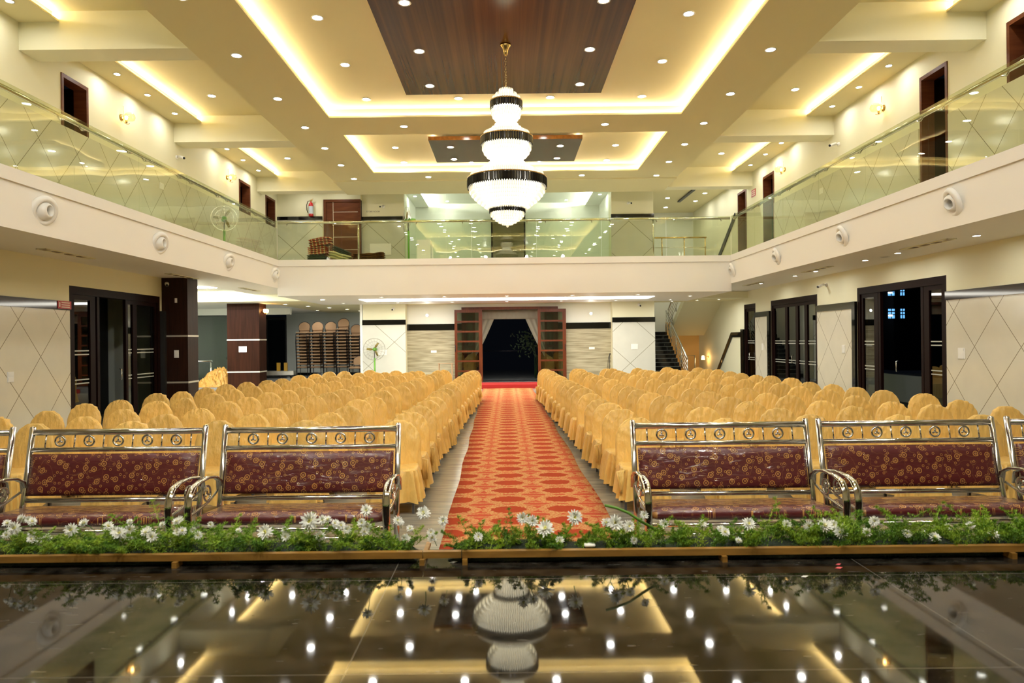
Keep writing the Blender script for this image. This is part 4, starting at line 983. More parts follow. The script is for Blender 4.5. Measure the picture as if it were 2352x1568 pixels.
# ------------------------------------------------------------------ steel benches
BW = 1.48
def make_bench():
    t = empty('bench', cat='bench')
    lean = .13
    def Y(z): return .0 + (z-.5)*lean/.62     # back plane leans away with height
    for x in (0, BW): MB().tube([(x, -.02, 0), (x, -.02, .45), (x, Y(.62), .62), (x, Y(1.12), 1.135)], .024, 10).lathe([(.024, 0), (.02, .012), (.001, .018)], 10, (x, Y(1.12), 1.135)).build('back_post', M['steel'], t)
    for z, r in ((1.10, .026), (.955, .020), (.545, .020)):
        MB().tube([(.02, Y(z), z), (BW-.02, Y(z), z)], r, 10).build('back_rail', M['steel'], t)
    for k in range(6):
        x = .12 + k*(BW-.24)/5
        MB().tube([(x, Y(1.08), 1.08), (x, Y(.97), .97)], .007, 6).build('spindle', M['steel'], t)
    for k in range(5):
        x = .12 + (k+.5)*(BW-.24)/5; z = 1.027; y = Y(z)
        mb = MB(); mb.tube([(x+.042*cos(a*pi/12), y, z+.042*sin(a*pi/12)) for a in range(24)], .0085, 7, closed=True)
        for a in (90, 210, 330): mb.tube([(x, y, z), (x+.022*cos(R(a)), y, z+.022*sin(R(a)))], [.006, .0085], 6)
        for a in (90,): mb.lathe([(.001, -.01), (.009, 0), (.001, .01)], 8, (x+.025*cos(R(a)), y, z+.025*sin(R(a))))
        mb.lathe([(.001, -.012), (.011, 0), (.001, .012)], 8, (x, y, z), 'Y')
        mb.build('ring_ornament', M['steel'], t)
    def cushion(x0, x1, h, d, nx=40, nh=12):
        """padded slab in XZ (front faces -Y), puffed"""
        vs = []; 
        for side in (-1, 1):
            for j in range(nh+1):
                for i in range(nx+1):
                    u = i/nx; v = j/nh
                    e = (min(1, min(u, 1-u)*nx/2.5)**.5) * (min(1, min(v, 1-v)*nh/2.2)**.5)
                    q_ = d*(.45+.55*e) + (.004*nz3(u*14, v*5, side, 2) if side < 0 else 0)
                    vs.append((x0+(x1-x0)*u, side*q_/2*(1 if side > 0 else 1.15), h*(v-.5)))
        fs = []; W = nx+1; S = W*(nh+1)
        for j in range(nh):
            for i in range(nx):
                a = j*W+i; fs.append((a, a+1, a+W+1, a+W)); fs.append((S+a+W, S+a+W+1, S+a+1, S+a))
        for i in range(nx): fs.append((i+1, i, S+i, S+i+1)); a = nh*W+i; fs.append((a, a+1, S+a+1, S+a))
        for j in range(nh): a = j*W; fs.append((a, a+W, S+a+W, S+a)); a += nx; fs.append((a+W, a, S+a, S+a+W))
        return MB().add(vs, fs, True)
    b = cushion(.035, BW-.035, .345, .075).build('back_cushion', M['brocade'], t)
    b.location = (0, Y(.75)-.01, .752); b.rotation_euler = (R(-12), 0, 0)
    s_ = cushion(.03, BW-.03, .50, .10, 40, 14).build('seat_cushion', M['brocade'], t)
    s_.location = (0, -.27, .485); s_.rotation_euler = (R(-84), 0, 0)
    s_.rotation_euler = (R(86), 0, 0); s_.scale = (1, 1, 1)
    MB().tube([(.0, -.54, .43), (BW, -.54, .43)], .018, 10).build('front_rail', M['steel'], t)
    MB().tube([(.0, -.54, .36), (BW, -.54, .36)], .012, 8).build('front_rail', M['steel'], t)
    for k in range(6):
        x = .2+k*(BW-.4)/5
        MB().tube([(x+.04*cos(a*pi/8), -.54, .29+.04*sin(a*pi/8)) for a in range(16)], .006, 6, closed=True).build('ring_ornament', M['steel'], t)
    MB().tube([(.0, -.54, .225), (BW, -.54, .225)], .012, 8).build('front_rail', M['steel'], t)
    for x in (-.01, BW+.01):
        pts = [(x, Y(.62)+.0, .60), (x, Y(.7)-.03, .70), (x, -.08, .745), (x, -.22, .765), (x, -.38, .76), (x, -.48, .735), (x, -.545, .67), (x, -.56, .58), (x, -.555, .45), (x, -.55, .2), (x, -.55, 0)]
        MB().tube(pts, .030, 10, flat=.42).build('armrest', M['chrome'], t)
        mb = MB(); mb.tube([(x, -.22+.06*cos(a*pi/10), .64+.06*sin(a*pi/10)) for a in range(20)], .009, 6, closed=True)
        for a in (90, 210, 330): mb.tube([(x, -.22, .64), (x, -.22+.035*cos(R(a)), .64+.035*sin(R(a)))], .008, 6)
        mb.tube([(x, -.02, .62), (x, -.2, .565), (x, -.54, .53)], .010, 6)
        mb.build('arm_ornament', M['steel'], t)
    return t
B = make_bench()
for k, (x, lb) in enumerate(((-2.42, 'steel bench with maroon brocade seat, just left of the carpet'), (-4.07, 'steel bench with maroon brocade seat, second left of the carpet'),
        (1.065, 'steel bench with maroon brocade seat, just right of the carpet'), (2.655, 'steel bench with maroon brocade seat, second right of the carpet'),
        (-5.72, 'partly visible steel bench with maroon seat at the far left'), (4.27, 'partly visible steel bench with maroon seat at the far right'))):
    o = B if k == 0 else copy_tree(B)
    place(o, (x, 5.72, 0), 0, lb, 'steel benches in front of the chairs')

# ------------------------------------------------------------------ battens, foam, ferns and flowers along the stage edge
STZ = .67
for k, (x0, x1, lb) in enumerate(((-6.2, -.46, 'left length'), (-.455, -.255, 'short middle piece'), (-.25, 6.2, 'right length'))):
    mb = MB(); mb.box(x0, x1, 3.60, 3.635, STZ+.032, STZ+.066)
    tag(mb.build('timber_batten', M['batten']), f'gold brown timber batten raised along the stage edge, {lb}', 'timber', 'battens along the stage edge')
mb = MB(); q_ = -6.0
for k, x in enumerate((-4.3, -1.76, -.46, -.235, 1.13, 2.65, 4.2)):
    tag(MB().box(x-.013, x+.013, 3.58, 3.66, STZ, STZ+.031).box(x-.012, x+.012, 3.60, 3.90, STZ+.0315-.02, STZ+.031).build('batten_foot', M['batten']),
        f'short timber foot under the stage edge batten, {ORD[k]} from the left', 'timber', 'feet of the stage edge battens')
fo = MB(); rr = random.Random(5)
for x0, x1 in ((-6.2, -.50), (-.33, 6.2)):
    nx = int((x1-x0)/.05); vs = []; ring_n = 9
    for i in range(nx+1):
        x = x0+(x1-x0)*i/nx
        e = min(1, min(i, nx-i)/2.0)**.5
        for j in range(ring_n):
            a = pi*j/(ring_n-1); rx = .10+.02*nz3(x*6, j, 0, 1); rz = (.065+.025*nz3(x*5, j*.7, 3, 1))*e+.003
            vs.append((x, 3.745+rx*cos(a), STZ+.002+rz*sin(a)))
    fs = [(i*ring_n+j, i*ring_n+j+1, (i+1)*ring_n+j+1, (i+1)*ring_n+j) for i in range(nx) for j in range(ring_n-1)]
    fs.append(tuple(range(ring_n))); fs.append(tuple(nx*ring_n+j for j in reversed(range(ring_n))))
    tag(MB().add(vs, fs, True).build('flower_foam', M['foam']), 'dark flower foam bed under the ferns, ' + ('left stretch' if x0 < -1 else 'right stretch'), 'flower bed', 'foam beds along the stage edge')
def fern_mesh(nspr, seed, x0, x1, hmin, hmax, gap=True, density=None):
    rr = random.Random(seed); mb = MB()
    for k in range(nspr):
        x = rr.uniform(x0, x1)
        if gap and -.52 < x < -.30: continue
        y = 3.745 + rr.uniform(-.09, .11); h = rr.uniform(hmin, hmax)*(1+.35*nz3(x*1.7, 0, 0, 4))
        if -.3 < x < .15: h *= rr.choice((.5, 1.1, 1.5))
        az = rr.random()*2*pi; lean = rr.uniform(.1, .9)
        p = Vector((x, y, STZ+.03)); d = Vector((cos(az)*lean, sin(az)*lean*.7-.12, 1)).normalized()
        pts = [p]; nst = 7
        for i in range(nst):
            d = (d + Vector((cos(az)*.10, sin(az)*.10, -.05))).normalized(); p = p + d*(h/nst); pts.append(p)
        mb.tube(pts, .0016, 3)
        for i in range(1, nst+1):
            c = pts[i]; fr = i/nst; bl = h*.36*(1.15-fr)
            for s in range(4):
                a2 = rr.random()*2*pi; bd_ = Vector((cos(a2), sin(a2), .35)).normalized()
                for q in range(4):
                    o = c + bd_*bl*(q+.5)/4
                    for z in range(3):
                        nd = Vector((rr.gauss(0, 1), rr.gauss(0, 1), rr.gauss(.3, 1))).normalized()*(.013+.007*rr.random())
                        wv = nd.cross(Vector((rr.random(), rr.random(), rr.random()))).normalized()*.0017
                        mb.add([o-wv, o+wv, o+nd], [(0, 1, 2)])
    return mb
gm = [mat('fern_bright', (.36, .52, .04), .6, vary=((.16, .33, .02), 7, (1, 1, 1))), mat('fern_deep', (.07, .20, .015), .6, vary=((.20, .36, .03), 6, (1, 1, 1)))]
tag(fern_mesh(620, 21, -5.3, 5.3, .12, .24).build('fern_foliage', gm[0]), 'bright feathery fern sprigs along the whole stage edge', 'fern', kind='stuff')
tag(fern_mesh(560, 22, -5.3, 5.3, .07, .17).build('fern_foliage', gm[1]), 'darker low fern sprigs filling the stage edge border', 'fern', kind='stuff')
def flower_mesh(seed, r=.036):
    rr = random.Random(seed); mb = MB()
    for lay, (n, el, ln) in enumerate(((14, -10, 1.0), (14, 15, .95), (12, 38, .8), (9, 60, .6))):
        for k in range(n):
            a = 2*pi*(k+rr.random()*.6)/n; e = R(el+rr.uniform(-10, 12)); L_ = r*ln*rr.uniform(.85, 1.12)
            d = Vector((cos(a)*cos(e), sin(a)*cos(e), sin(e))); s = Vector((-sin(a), cos(a), 0))*r*.13
            up = d.cross(s).normalized()*r*.05
            b = d*r*.12; m_ = d*L_*.6; tp = d*L_+Vector((0, 0, .004))
            mb.add([b-s*.4, b+s*.4, m_+s+up, m_-s+up, tp+s*.35, tp-s*.35], [(0, 1, 2, 3), (3, 2, 4, 5)], True)
    return mb.mesh('petals', M['petal'])
FM = [flower_mesh(s) for s in range(3)]
core_me = MB().lathe([(.001, .006), (.006, .014), (.009, .010), (.008, .0)], 8).mesh('flower_centre', M['pcore'])
def new_flower():
    t = empty('chrysanthemum', cat='flower')
    for nm, me in (('petals', FM[0]), ('flower_centre', core_me)):
        o = bpy.data.objects.new(nm, me); COL.objects.link(o); o.parent = t
    MB().tube([(0, 0, 0), (.004, .004, -.05), (0, .01, -.11)], .0022, 5).build('stem', M['stem'], t)
    return t
def fpx(px, py, Y=3.68): return ((px-1165)*Y/1568, Y, 1.85-(py-(780+(1165-px)*.011))*Y/1568)
# the flowers that stand out, each where the photograph shows it: (px, py, size, label)
big = [(605, 1222, 1.25, 'tall white chrysanthemum, brightest of the left half'), (708, 1196, 1.45, 'pair sized white chrysanthemum bloom below the second left bench'), (837, 1172, .95, 'single white chrysanthemum standing high below the second left bench seat'),
 (968, 1178, 1.1, 'white chrysanthemum leaning by the gold chair skirt left of the aisle'), (1014, 1196, .8, 'small white flower at the gap in the ferns'), (1196, 1190, 1.0, 'white chrysanthemum at the left of the group on the carpet edge'),
 (1248, 1214, 1.35, 'largest white chrysanthemum drooping in front of the carpet'), (1218, 1196, .9, 'white chrysanthemum tucked above the large drooping one'), (1316, 1188, 1.2, 'white chrysanthemum standing before the carpet, right of centre'),
 (1408, 1200, 1.25, 'white chrysanthemum by the bent green stem'), (1440, 1208, .9, 'small white flower right of the bent green stem'), (1475, 1182, .7, 'white bud at the foot of the first right armrest'),
 (1715, 1203, 1.0, 'white chrysanthemum before the first right bench'), (1660, 1222, .8, 'white bloom among dense ferns before the first right bench'), (1890, 1208, 1.15, 'full white bloom left of the double armrest'),
 (1925, 1224, 1.0, 'white bloom low below the double armrest'), (2003, 1196, .8, 'white bloom under the second right bench rail'), (2275, 1226, .85, 'pale bloom near the right edge of the stage border'),
 (30, 1212, 1.0, 'white bloom at the far left of the stage border'), (160, 1216, 1.05, 'white bloom below the first left armrest'), (270, 1224, .95, 'white bloom before the far left bench seat'), (345, 1232, .9, 'white bloom low in the left ferns')]
F0 = new_flower(); ff = True; rr = random.Random(9)
for px, py, s_, lb in big:
    o = F0 if ff else copy_tree(F0); ff = False
    for c_ in o.children:
        if c_.name.startswith('petals'): c_.data = FM[rr.randrange(3)]
    place(o, fpx(px, py, 3.66), 0, lb, 'white chrysanthemums along the stage edge', s_)
    o.rotation_euler = (R(rr.uniform(35, 80)), R(rr.uniform(-25, 25)), 0)
for k in range(78):
    px = rr.choice((rr.uniform(5, 990), rr.uniform(5, 990), rr.uniform(5, 990), rr.uniform(1480, 2000), rr.uniform(1060, 2340)))
    o = copy_tree(F0)
    for c_ in o.children:
        if c_.name.startswith('petals'): c_.data = FM[rr.randrange(3)]
    lb = 'small white flower half hidden in the ferns left of the aisle' if px < 1020 else 'small white flower half hidden in the ferns right of the aisle'
    place(o, fpx(px, rr.uniform(1190, 1243), rr.uniform(3.66, 3.80)), 0, lb, 'small white flowers ' + ('left' if px < 1020 else 'right') + ' of the aisle', rr.uniform(.5, .85))
    o.rotation_euler = (R(rr.uniform(20, 90)), R(rr.uniform(-40, 40)), 0)
p0 = Vector(fpx(1385, 1160)); p1 = Vector(fpx(1440, 1178)); p2 = Vector(fpx(1500, 1215))
tag(MB().tube([p0, (p0+p1)/2+Vector((0, 0, .006)), p1, (p1+p2)/2+Vector((0, 0, -.004)), p2], .0075, 8).build('cut_stalk', M['stem']), 'thick bare green stem leaning across the ferns right of the carpet', 'stem')
def petal(px, py, m_, lb, s_=.02, Yf=None):
    Y = 1.18*1568/(py-(780+(1165-px)*.011)); x = (px-1165)*Y/1568
    vs = [(x-s_, Y, STZ+.002), (x, Y-s_*.7, STZ+.004), (x+s_, Y, STZ+.007), (x, Y+s_*.7, STZ+.004), (x, Y, STZ+.001)]
    o = MB().add(vs, [(0, 1, 4), (1, 2, 4), (2, 3, 4), (3, 0, 4)], True).build('fallen_petal', m_); o.modifiers.new('s', 'SOLIDIFY').thickness = .001
    return tag(o, lb, 'petal', 'fallen petals on the stage')
petal(1921, 1305, M['pink'], 'pink petal lying on the granite stage, nearer of the two'); petal(1920, 1297, M['pink'], 'dark pink petal just behind the brighter one on the stage', .015)
petal(1842, 1325, M['petal'], 'white petal on the granite right of centre', .018); petal(1036, 1292, M['petal'], 'pale petal at the gap between the battens', .022)
tag(MB().rbox(.40, .46, 3.64, 3.68, STZ+.066, STZ+.085, .012).build('fallen_petal', M['petal']), 'white petal lying on the batten before the carpet', 'petal')

# ------------------------------------------------------------------ stacked banquet chairs
def make_stack_chair():
    t = empty('stacking_chair', cat='chair')
    MB().rbox(-.22, .22, -.42, .02, .42, .475, .03, 3).build('seat', M['weave'], t)
    mb = MB(); prof = []
    for side in (-1, 1):
        for k in range(21):
            a = pi*k/20
    vs = []; ns = 16
    outl = [(.20, .56), (.22, .66)] + [(.225*cos(R(a)), .70+.19*sin(R(a))) for a in range(0, 181, 15)] + [(-.22, .66), (-.20, .56)]
    for yy in (.03, .06):
        for x, z in outl: vs.append((x, yy+(z-.5)*.16, z))
    m_ = len(outl); fs = [tuple(range(m_-1, -1, -1)), tuple(range(m_, 2*m_))] + [(i, (i+1) % m_, m_+(i+1) % m_, m_+i) for i in range(m_)]
    mb.add(vs, fs).build('backrest', M['weave'], t)
    fr = MB()
    pts = [(-.21, .05, .42), (-.20, .07, .60)] + [(.235*cos(R(a)), .045+.16*(.2+.2*sin(R(a))), .70+.205*sin(R(a))) for a in range(180, -1, -15)] + [(.20, .07, .60), (.21, .05, .42)]
    fr.tube(pts, .011, 6)
    fr.tube([(-.21, -.42, .41), (.21, -.42, .41), (.21, .03, .41), (-.21, .03, .41)], .011, 6, closed=True)
    fr.build('frame', M['dark'], t)
    for x in (-.21, .21):
        MB().tube([(x, -.40, .41), (x*1.06, -.43, 0)], .011, 6).build('leg', M['dark'], t)
        MB().tube([(x, .04, .42), (x*1.06, .07, 0)], .011, 6).build('leg', M['dark'], t)
    return t
SC = make_stack_chair(); ff = True
stk = [(-9.66, 12, 0), (-9.03, 12, 0), (-8.40, 12, 0), (-7.79, 13, 0), (-7.18, 11, 0)]
lv = ['bottom', 'second', 'third', 'fourth', 'fifth', 'sixth', 'seventh', 'eighth', 'ninth', 'tenth', 'eleventh', 'twelfth', 'topmost']
for si, (x, n, _) in enumerate(stk):
    for k in range(n):
        o = SC if ff else copy_tree(SC); ff = False
        nm = 'topmost' if k == n-1 else lv[k] + (' from the bottom' if k else '')
        place(o, (x, 32.6-.012*k, .15+.147*k), 0, f'brown patterned stacking chair, {nm} chair of the {ORD[si]} stack from the pillar', 'stacked banquet chairs', 1.15)
o = copy_tree(SC); place(o, (-6.75, 30.9, .15), R(-10), 'single brown patterned chair standing before the chair stacks', 'stacked banquet chairs', 1.15)

# ------------------------------------------------------------------ pedestal fans
def make_fan(lbl, loc, rz, hz, tilt=0, r=.34):
    t = empty('pedestal_fan', loc, rz, lbl, 'fan', 'green pedestal fans')
    MB().lathe([(.001, .0), (.28, 0), (.28, .03), (.10, .06), (.03, .09)], 24).build('base', M['dark'], t)
    MB().tube([(0, 0, .05), (0, 0, hz-.35)], .034, 10).build('pole', M['green_paint'], t)
    MB().tube([(0, 0, hz-.36), (0, 0, hz)], .014, 8).build('inner_pole', M['blackmat'], t)
    hd = empty('fan_head', (0, 0, hz)); hd.parent = t
    MB().lathe([(.001, .26), (.07, .24), (.085, .10), (.08, .02), (.02, -.02)], 20, axis='Y').build('motor', M['green_paint'], hd)
    MB().lathe([(.05, -.05), (.062, -.08), (.045, -.12), (.001, -.135)], 20, axis='Y').build('hub', M['green_paint'], hd)
    for k in range(3):
        a = R(55+120*k); ux, uz = cos(a), sin(a); tx, tz = -uz, ux; vs = []
        for rr_, w_, tw in ((.05, .03, .02), (.14, .055, .02), (.30, .045, .012)):
            vs += [(ux*rr_+tx*w_, -.06-tw, uz*rr_+tz*w_), (ux*rr_-tx*w_*.5, -.06+tw, uz*rr_-tz*w_*.5)]
        o = MB().add(vs, [(0, 1, 3, 2), (2, 3, 5, 4)], True).build('blade', M['blade'], hd); o.modifiers.new('s', 'SOLIDIFY').thickness = .006
    g = MB()
    for rr_, yy in ((r, -.06), (r*.97, -.02), (r*.97, -.10), (r*.7, -.14), (r*.4, -.155), (.1, -.16), (r*.7, .02), (r*.4, .05)):
        g.tube([(rr_*cos(R(a)), yy, rr_*sin(R(a))) for a in range(0, 360, 12)], .003, 4, closed=True)
    for k in range(20):
        a = 2*pi*k/20; c, s = cos(a), sin(a)
        g.tube([(c*.08, -.16, s*.08), (c*r*.7, -.14, s*r*.7), (c*r, -.06, s*r), (c*r*.7, .02, s*r*.7), (c*.09, .07, s*.09)], .002, 3)
    g.build('guard', M['steel'], hd)
    hd.rotation_euler = (0, 0, R(tilt)); hd['label'] = 'round fan head'
    # fold the head's pieces straight under the fan, as parts
    return t
make_fan('green pedestal fan standing before the left back pillar', (-5.25, 27.0, .15), 0, 1.38, 0, .44)
make_fan('green pedestal fan turned sideways on the upper back balcony', (-3.30, 23.1, 4.3), R(-72), 1.62, 0, .45)
make_fan('pedestal fan standing in the far left corner of the upper gallery', (-8.5, 20.6, 4.3), R(25), 1.3, 0, .38)

# ------------------------------------------------------------------ blankets on the back balcony
def blanket(x, y, z, w_, d_, h_, m_, lbl, seed, rz=0, ry=0, layers=3, cat='blanket', grp='blankets heaped on the back balcony'):
    mb = MB()
    for l in range(layers):
        nx, ny = 14, 8; hh = h_/layers; vs = []
        for sgn in (0, 1):
            for j in range(ny+1):
                for i in range(nx+1):
                    u = i/nx-.5; v = j/ny-.5
                    e = (1-(2*abs(u))**6)*(1-(2*abs(v))**6)
                    zz = l*hh + hh*.5 + (sgn-.5)*hh*(.25+.75*max(0, e)**.5) + .12*h_*nz3(u*3, v*3, l*.3, seed)
                    vs.append((u*w_*(1+.05*nz3(v*5, l, 0, seed)), v*d_, zz))
        W = nx+1; S = W*(ny+1); fs = []
        for j in range(ny):
            for i in range(nx): a = j*W+i; fs.append((a+W, a+W+1, a+1, a)); fs.append((S+a, S+a+1, S+a+W+1, S+a+W))
        for i in range(nx): fs.append((i, i+1, S+i+1, S+i)); a = ny*W+i; fs.append((a+1, a, S+a, S+a+1))
        for j in range(ny): a = j*W; fs.append((a+W, a, S+a, S+a+W)); a += nx; fs.append((a, a+W, S+a+W, S+a))
        mb.add(vs, fs, True)
    o = mb.build('folded_' + ('blanket' if cat == 'blanket' else 'cloth'), m_); o.location = (x, y, z); o.rotation_euler = (0, ry, rz)
    return tag(o, lbl, cat, grp)
F_ = 4.3
blanket(-6.55, 22.75, F_, .75, .5, .22, M['plaid'], 'red tartan blanket at the bottom left of the heap', 1)
blanket(-5.85, 22.8, F_, .8, .5, .25, M['plaid'], 'red tartan blanket spread at the bottom right of the heap', 2)
blanket(-5.30, 22.85, F_, .6, .45, .20, M['dgreen'], 'dark cloth at the right foot of the heap', 3, cat='cloth')
blanket(-6.30, 22.8, F_+.23, .6, .45, .20, M['dgreen'], 'dark green cloth in the middle of the heap', 4, cat='cloth')
blanket(-6.25, 22.78, F_+.45, .62, .45, .26, M['plaid'], 'red tartan blanket folded thick in the middle of the heap', 5, ry=R(-3), layers=4)
blanket(-6.15, 22.76, F_+.74, .70, .45, .26, M['plaid'], 'red tartan blanket on the very top of the heap', 6, ry=R(-9), layers=3)
blanket(-5.55, 22.7, F_+.24, .72, .45, .24, M['ybl'], 'crumpled pale yellow cloth on the right slope of the heap', 7, ry=R(16), cat='cloth')
blanket(-5.55, 22.9, F_+.50, .62, .4, .16, M['dgreen'], 'dark green cloth slung over the right slope of the heap', 8, ry=R(24), cat='cloth')
blanket(-4.45, 22.7, F_, 1.15, .5, .16, M['dgreen'], 'dark green blanket under the brown striped pile', 9)
blanket(-4.55, 22.72, F_+.17, 1.0, .5, .30, M['plaid2'], 'brown striped blankets piled right of the railing post', 10, ry=R(-3), layers=5)
# ------------------------------------------------------------------ heap of cloth beside the pillar
mb = MB(); n = 80; vs = []
for j in range(n+1):
    for i in range(n+1):
        u = i/n*2-1; v = j/n*2-1; r2 = min(1, u*u+v*v)
        h = .62*max(0, 1-r2)**.8*(1+.55*u)
        fold = .15*(1-2*abs(nz3(u*4+v*3, v*4, 0, 3))) + .10*(1-2*abs(nz3(u*9, v*8+u*6, 0, 5))) - .12
        vs.append((u*.72, v*.5, max(.0, h + (fold if r2 < .97 else 0))))
fs = [(j*(n+1)+i, j*(n+1)+i+1, (j+1)*(n+1)+i+1, (j+1)*(n+1)+i) for j in range(n) for i in range(n)]
o = mb.add(vs, fs, True).build('cloth_heap', M['satin2']); o.location = (-11.4, 26.7, .155)
tag(o, 'crumpled heap of gold satin chair covers beside the veneered pillar', 'cloth')

# ------------------------------------------------------------------ small wall fittings
def sconce(x, y, z, sgn, lbl, on=True):
    t = empty('wall_sconce', (x, y, z), 0 if sgn > 0 else pi, lbl, 'wall lamp', 'brass globe sconces on the gallery walls')
    MB().lathe([(.001, 0), (.075, 0), (.075, .03), (.02, .05), (.001, .05)], 18, axis='X').build('wall_plate', M['gold'], t)
    mb = MB(); mb.tube([(.05, 0, .28), (.05, 0, -.05)] + [(.15-.10*cos(R(a)), 0, -.05-.11*sin(R(a))) for a in range(15, 130, 15)], .007, 6)
    mb.build('arm', M['gold'], t)
    MB().lathe([(.022, -.13), (.026, -.12), (.026, -.06), (.001, -.06)], 12, (.12, 0, 0)).build('bulb_holder', M['gold'], t)
    MB().lathe([(.012, -.06), (.035, -.0), (.030, .03), (.001, .045)], 12, (.12, 0, 0)).build('bulb', M['bulb'], t)
    MB().lathe([(.05, -.09), (.10, -.06), (.125, .0), (.11, .06), (.07, .10)], 20, (.20, 0, 0)).build('glass_globe', M['bulbglass'], t)
    return t
sconce(XL, 16.2, 7.22, 1, 'brass globe wall lamp on the left gallery wall, nearer the stage')
sconce(XL, 22.3, 7.25, 1, 'brass globe wall lamp on the left gallery wall, farther from the stage')
sconce(XR, 16.3, 7.28, -1, 'brass globe wall lamp on the right gallery wall, nearer the stage')
sconce(XR, 22.1, 7.26, -1, 'brass globe wall lamp on the right gallery wall, farther from the stage')
def cctv(x, y, z, dx, dy, lbl):
    t = empty('security_camera', (x, y, z), math.atan2(dy, dx), lbl, 'security camera')
    MB().lathe([(.001, 0), (.055, 0), (.05, .03), (.02, .045)], 16, axis='X').build('mount', M['white'], t)
    MB().tube([(.03, 0, 0), (.09, 0, -.01), (.13, 0, .0)], .014, 8).build('bracket', M['white'], t)
    MB().tube([(.10, 0, .01), (.30, 0, -.06)], [.035, .038], 12).build('body', M['white'], t)
    MB().tube([(.295, 0, -.058), (.315, 0, -.065)], .033, 12).build('lens_hood', M['blackmat'], t)
cctv(XL, 18.9, 7.0, 1, -.5, 'white bullet camera with dark lens on the left gallery wall')
cctv(XR, 18.5, 7.05, -1, -.3, 'white bullet camera on the right gallery wall beneath a beam')
cctv(-8.95, 17.99, 3.42, .5, -1, 'white bullet camera high on the dark veneered pillar')
cctv(XR, 19.3, 3.3, -1, -.3, 'white bullet camera above the tiled wall between the right doors')
cctv(-4.9, 27.4, 7.25, -.3, -1, 'small camera on the upper left back pillar')
cctv(4.9, 27.4, 7.28, .3, -1, 'small camera on the upper right back pillar')
cctv(-4.55, 27.4, 3.15, 0, -1, 'small camera high on the lower left back pillar')
cctv(5.3, 27.4, 3.2, 0, -1, 'small camera high on the lower right back pillar')
def plate(x, y, z, nx, ny, w_, h_, lbl, n=2):
    t = empty('switch_plate', (x, y, z), math.atan2(ny, nx), lbl, 'switch', 'white switch plates')
    MB().box(0, .012, -w_/2, w_/2, -h_/2, h_/2).build('plate', M['white'], t)
    for k in range(n):
        zz = -h_/2+h_*(k+.15)/n; MB().box(.012, .018, -w_*.36, w_*.36, zz, zz+h_*.7/n).build('switch', M['white'], t)
plate(XL+.03, 12.45, 1.27, 1, 0, .16, .19, 'white double switch plate on the left tiled wall')
plate(XR-.03, 13.55, 1.48, -1, 0, .20, .22, 'white regulator switch plate on the right tiled wall nearest the stage', 3)
plate(XR-.03, 18.3, 1.5, -1, 0, .16, .22, 'white switch plate on the tiled wall between the right glass doors')
plate(XR-.03, 24.1, 1.5, -1, 0, .16, .24, 'white switch plate on the narrow tiled pier at right')
plate(-8.72, 18.0, 1.57, 0, -1, .12, .20, 'white switch plate on the dark veneered pillar')
plate(-8.72, 18.0, 2.98, 0, -1, .06, .12, 'tiny white plate near the top of the dark veneered pillar', 1)
plate(5.1, 27.37, 1.52, 0, -1, .27, .22, 'white switch board on the right back pillar', 3)
plate(-5.0, 27.37, 1.40, 0, -1, .33, .22, 'white switch board behind the green fan', 3)
plate(-3.0, 27.86, 1.40, 0, -1, .23, .09, 'small white socket strip on travertine left of the entrance', 1)
plate(3.45, 27.86, 1.47, 0, -1, .23, .09, 'small white socket strip on travertine right of the entrance', 1)
plate(XL+.03, 18.0, 6.0, 1, 0, .2, .16, 'white switch plate behind glass on the left gallery wall', 1)
plate(XR-.03, 19.5, 6.0, -1, 0, .2, .16, 'white switch plate behind glass on the right gallery wall', 1)
t = empty('notice', (-9.97, 25.73, 1.60), 0, 'white paper notice taped on the reddish veneered pillar', 'notice')
MB().box(-.15, .15, -.003, 0, -.11, .11).build('paper', M['white'], t)
for k, zz in enumerate((.05, -.045)): MB().box(-.09, .09, -.0045, -.003, zz-.012, zz+.012).build('print_line', mat('pale_grey_print%d' % k, (.55, .56, .5), .6), t)
t = empty('room_sign', (-5.32, 27.39, 7.04), 0, 'small cream door sign with dark lettering beside the veneer door', 'sign')
MB().box(-.26, .26, -.02, 0, -.075, .075).build('board', M['paint'], t)
put_text('STORE ROOM', .085, M['dtxt'], t, (0, -.022, 0), (R(90), 0, 0))
def red_sign(x, y, z, sgn, w_, h_, lbl):
    t = empty('warning_sign', (x, y, z), 0, lbl, 'sign', 'red notices')
    s = -sgn; a, b = sorted((0, s*-.012)); MB().box(a, b, -w_/2, w_/2, -h_/2, h_/2).build('board', M['red_sign'], t)
    xx = -s*.0135; a, b = sorted((xx, xx-s*.001))
    for k, zz in enumerate((.28, .0, -.28)): MB().box(a, b, -w_*(.25 if sgn > 0 else .38), w_*(.38 if sgn > 0 else .25), zz*h_-.012*h_/.15, zz*h_+.012*h_/.15).build('print_line', M['txt'], t)
    MB().box(a, b, *( (-w_*.44, -w_*.33) if sgn > 0 else (w_*.33, w_*.44)), -.3*h_, .3*h_).build('print_symbol', M['txt'], t)
red_sign(XL+.056, 13.95, 2.66, 1, .42, .16, 'red notice with pale print on the black capping beside the left glass door')
red_sign(XR, 24.9, 7.10, -1, .42, .26, 'red notice with pale print on the right gallery wall')
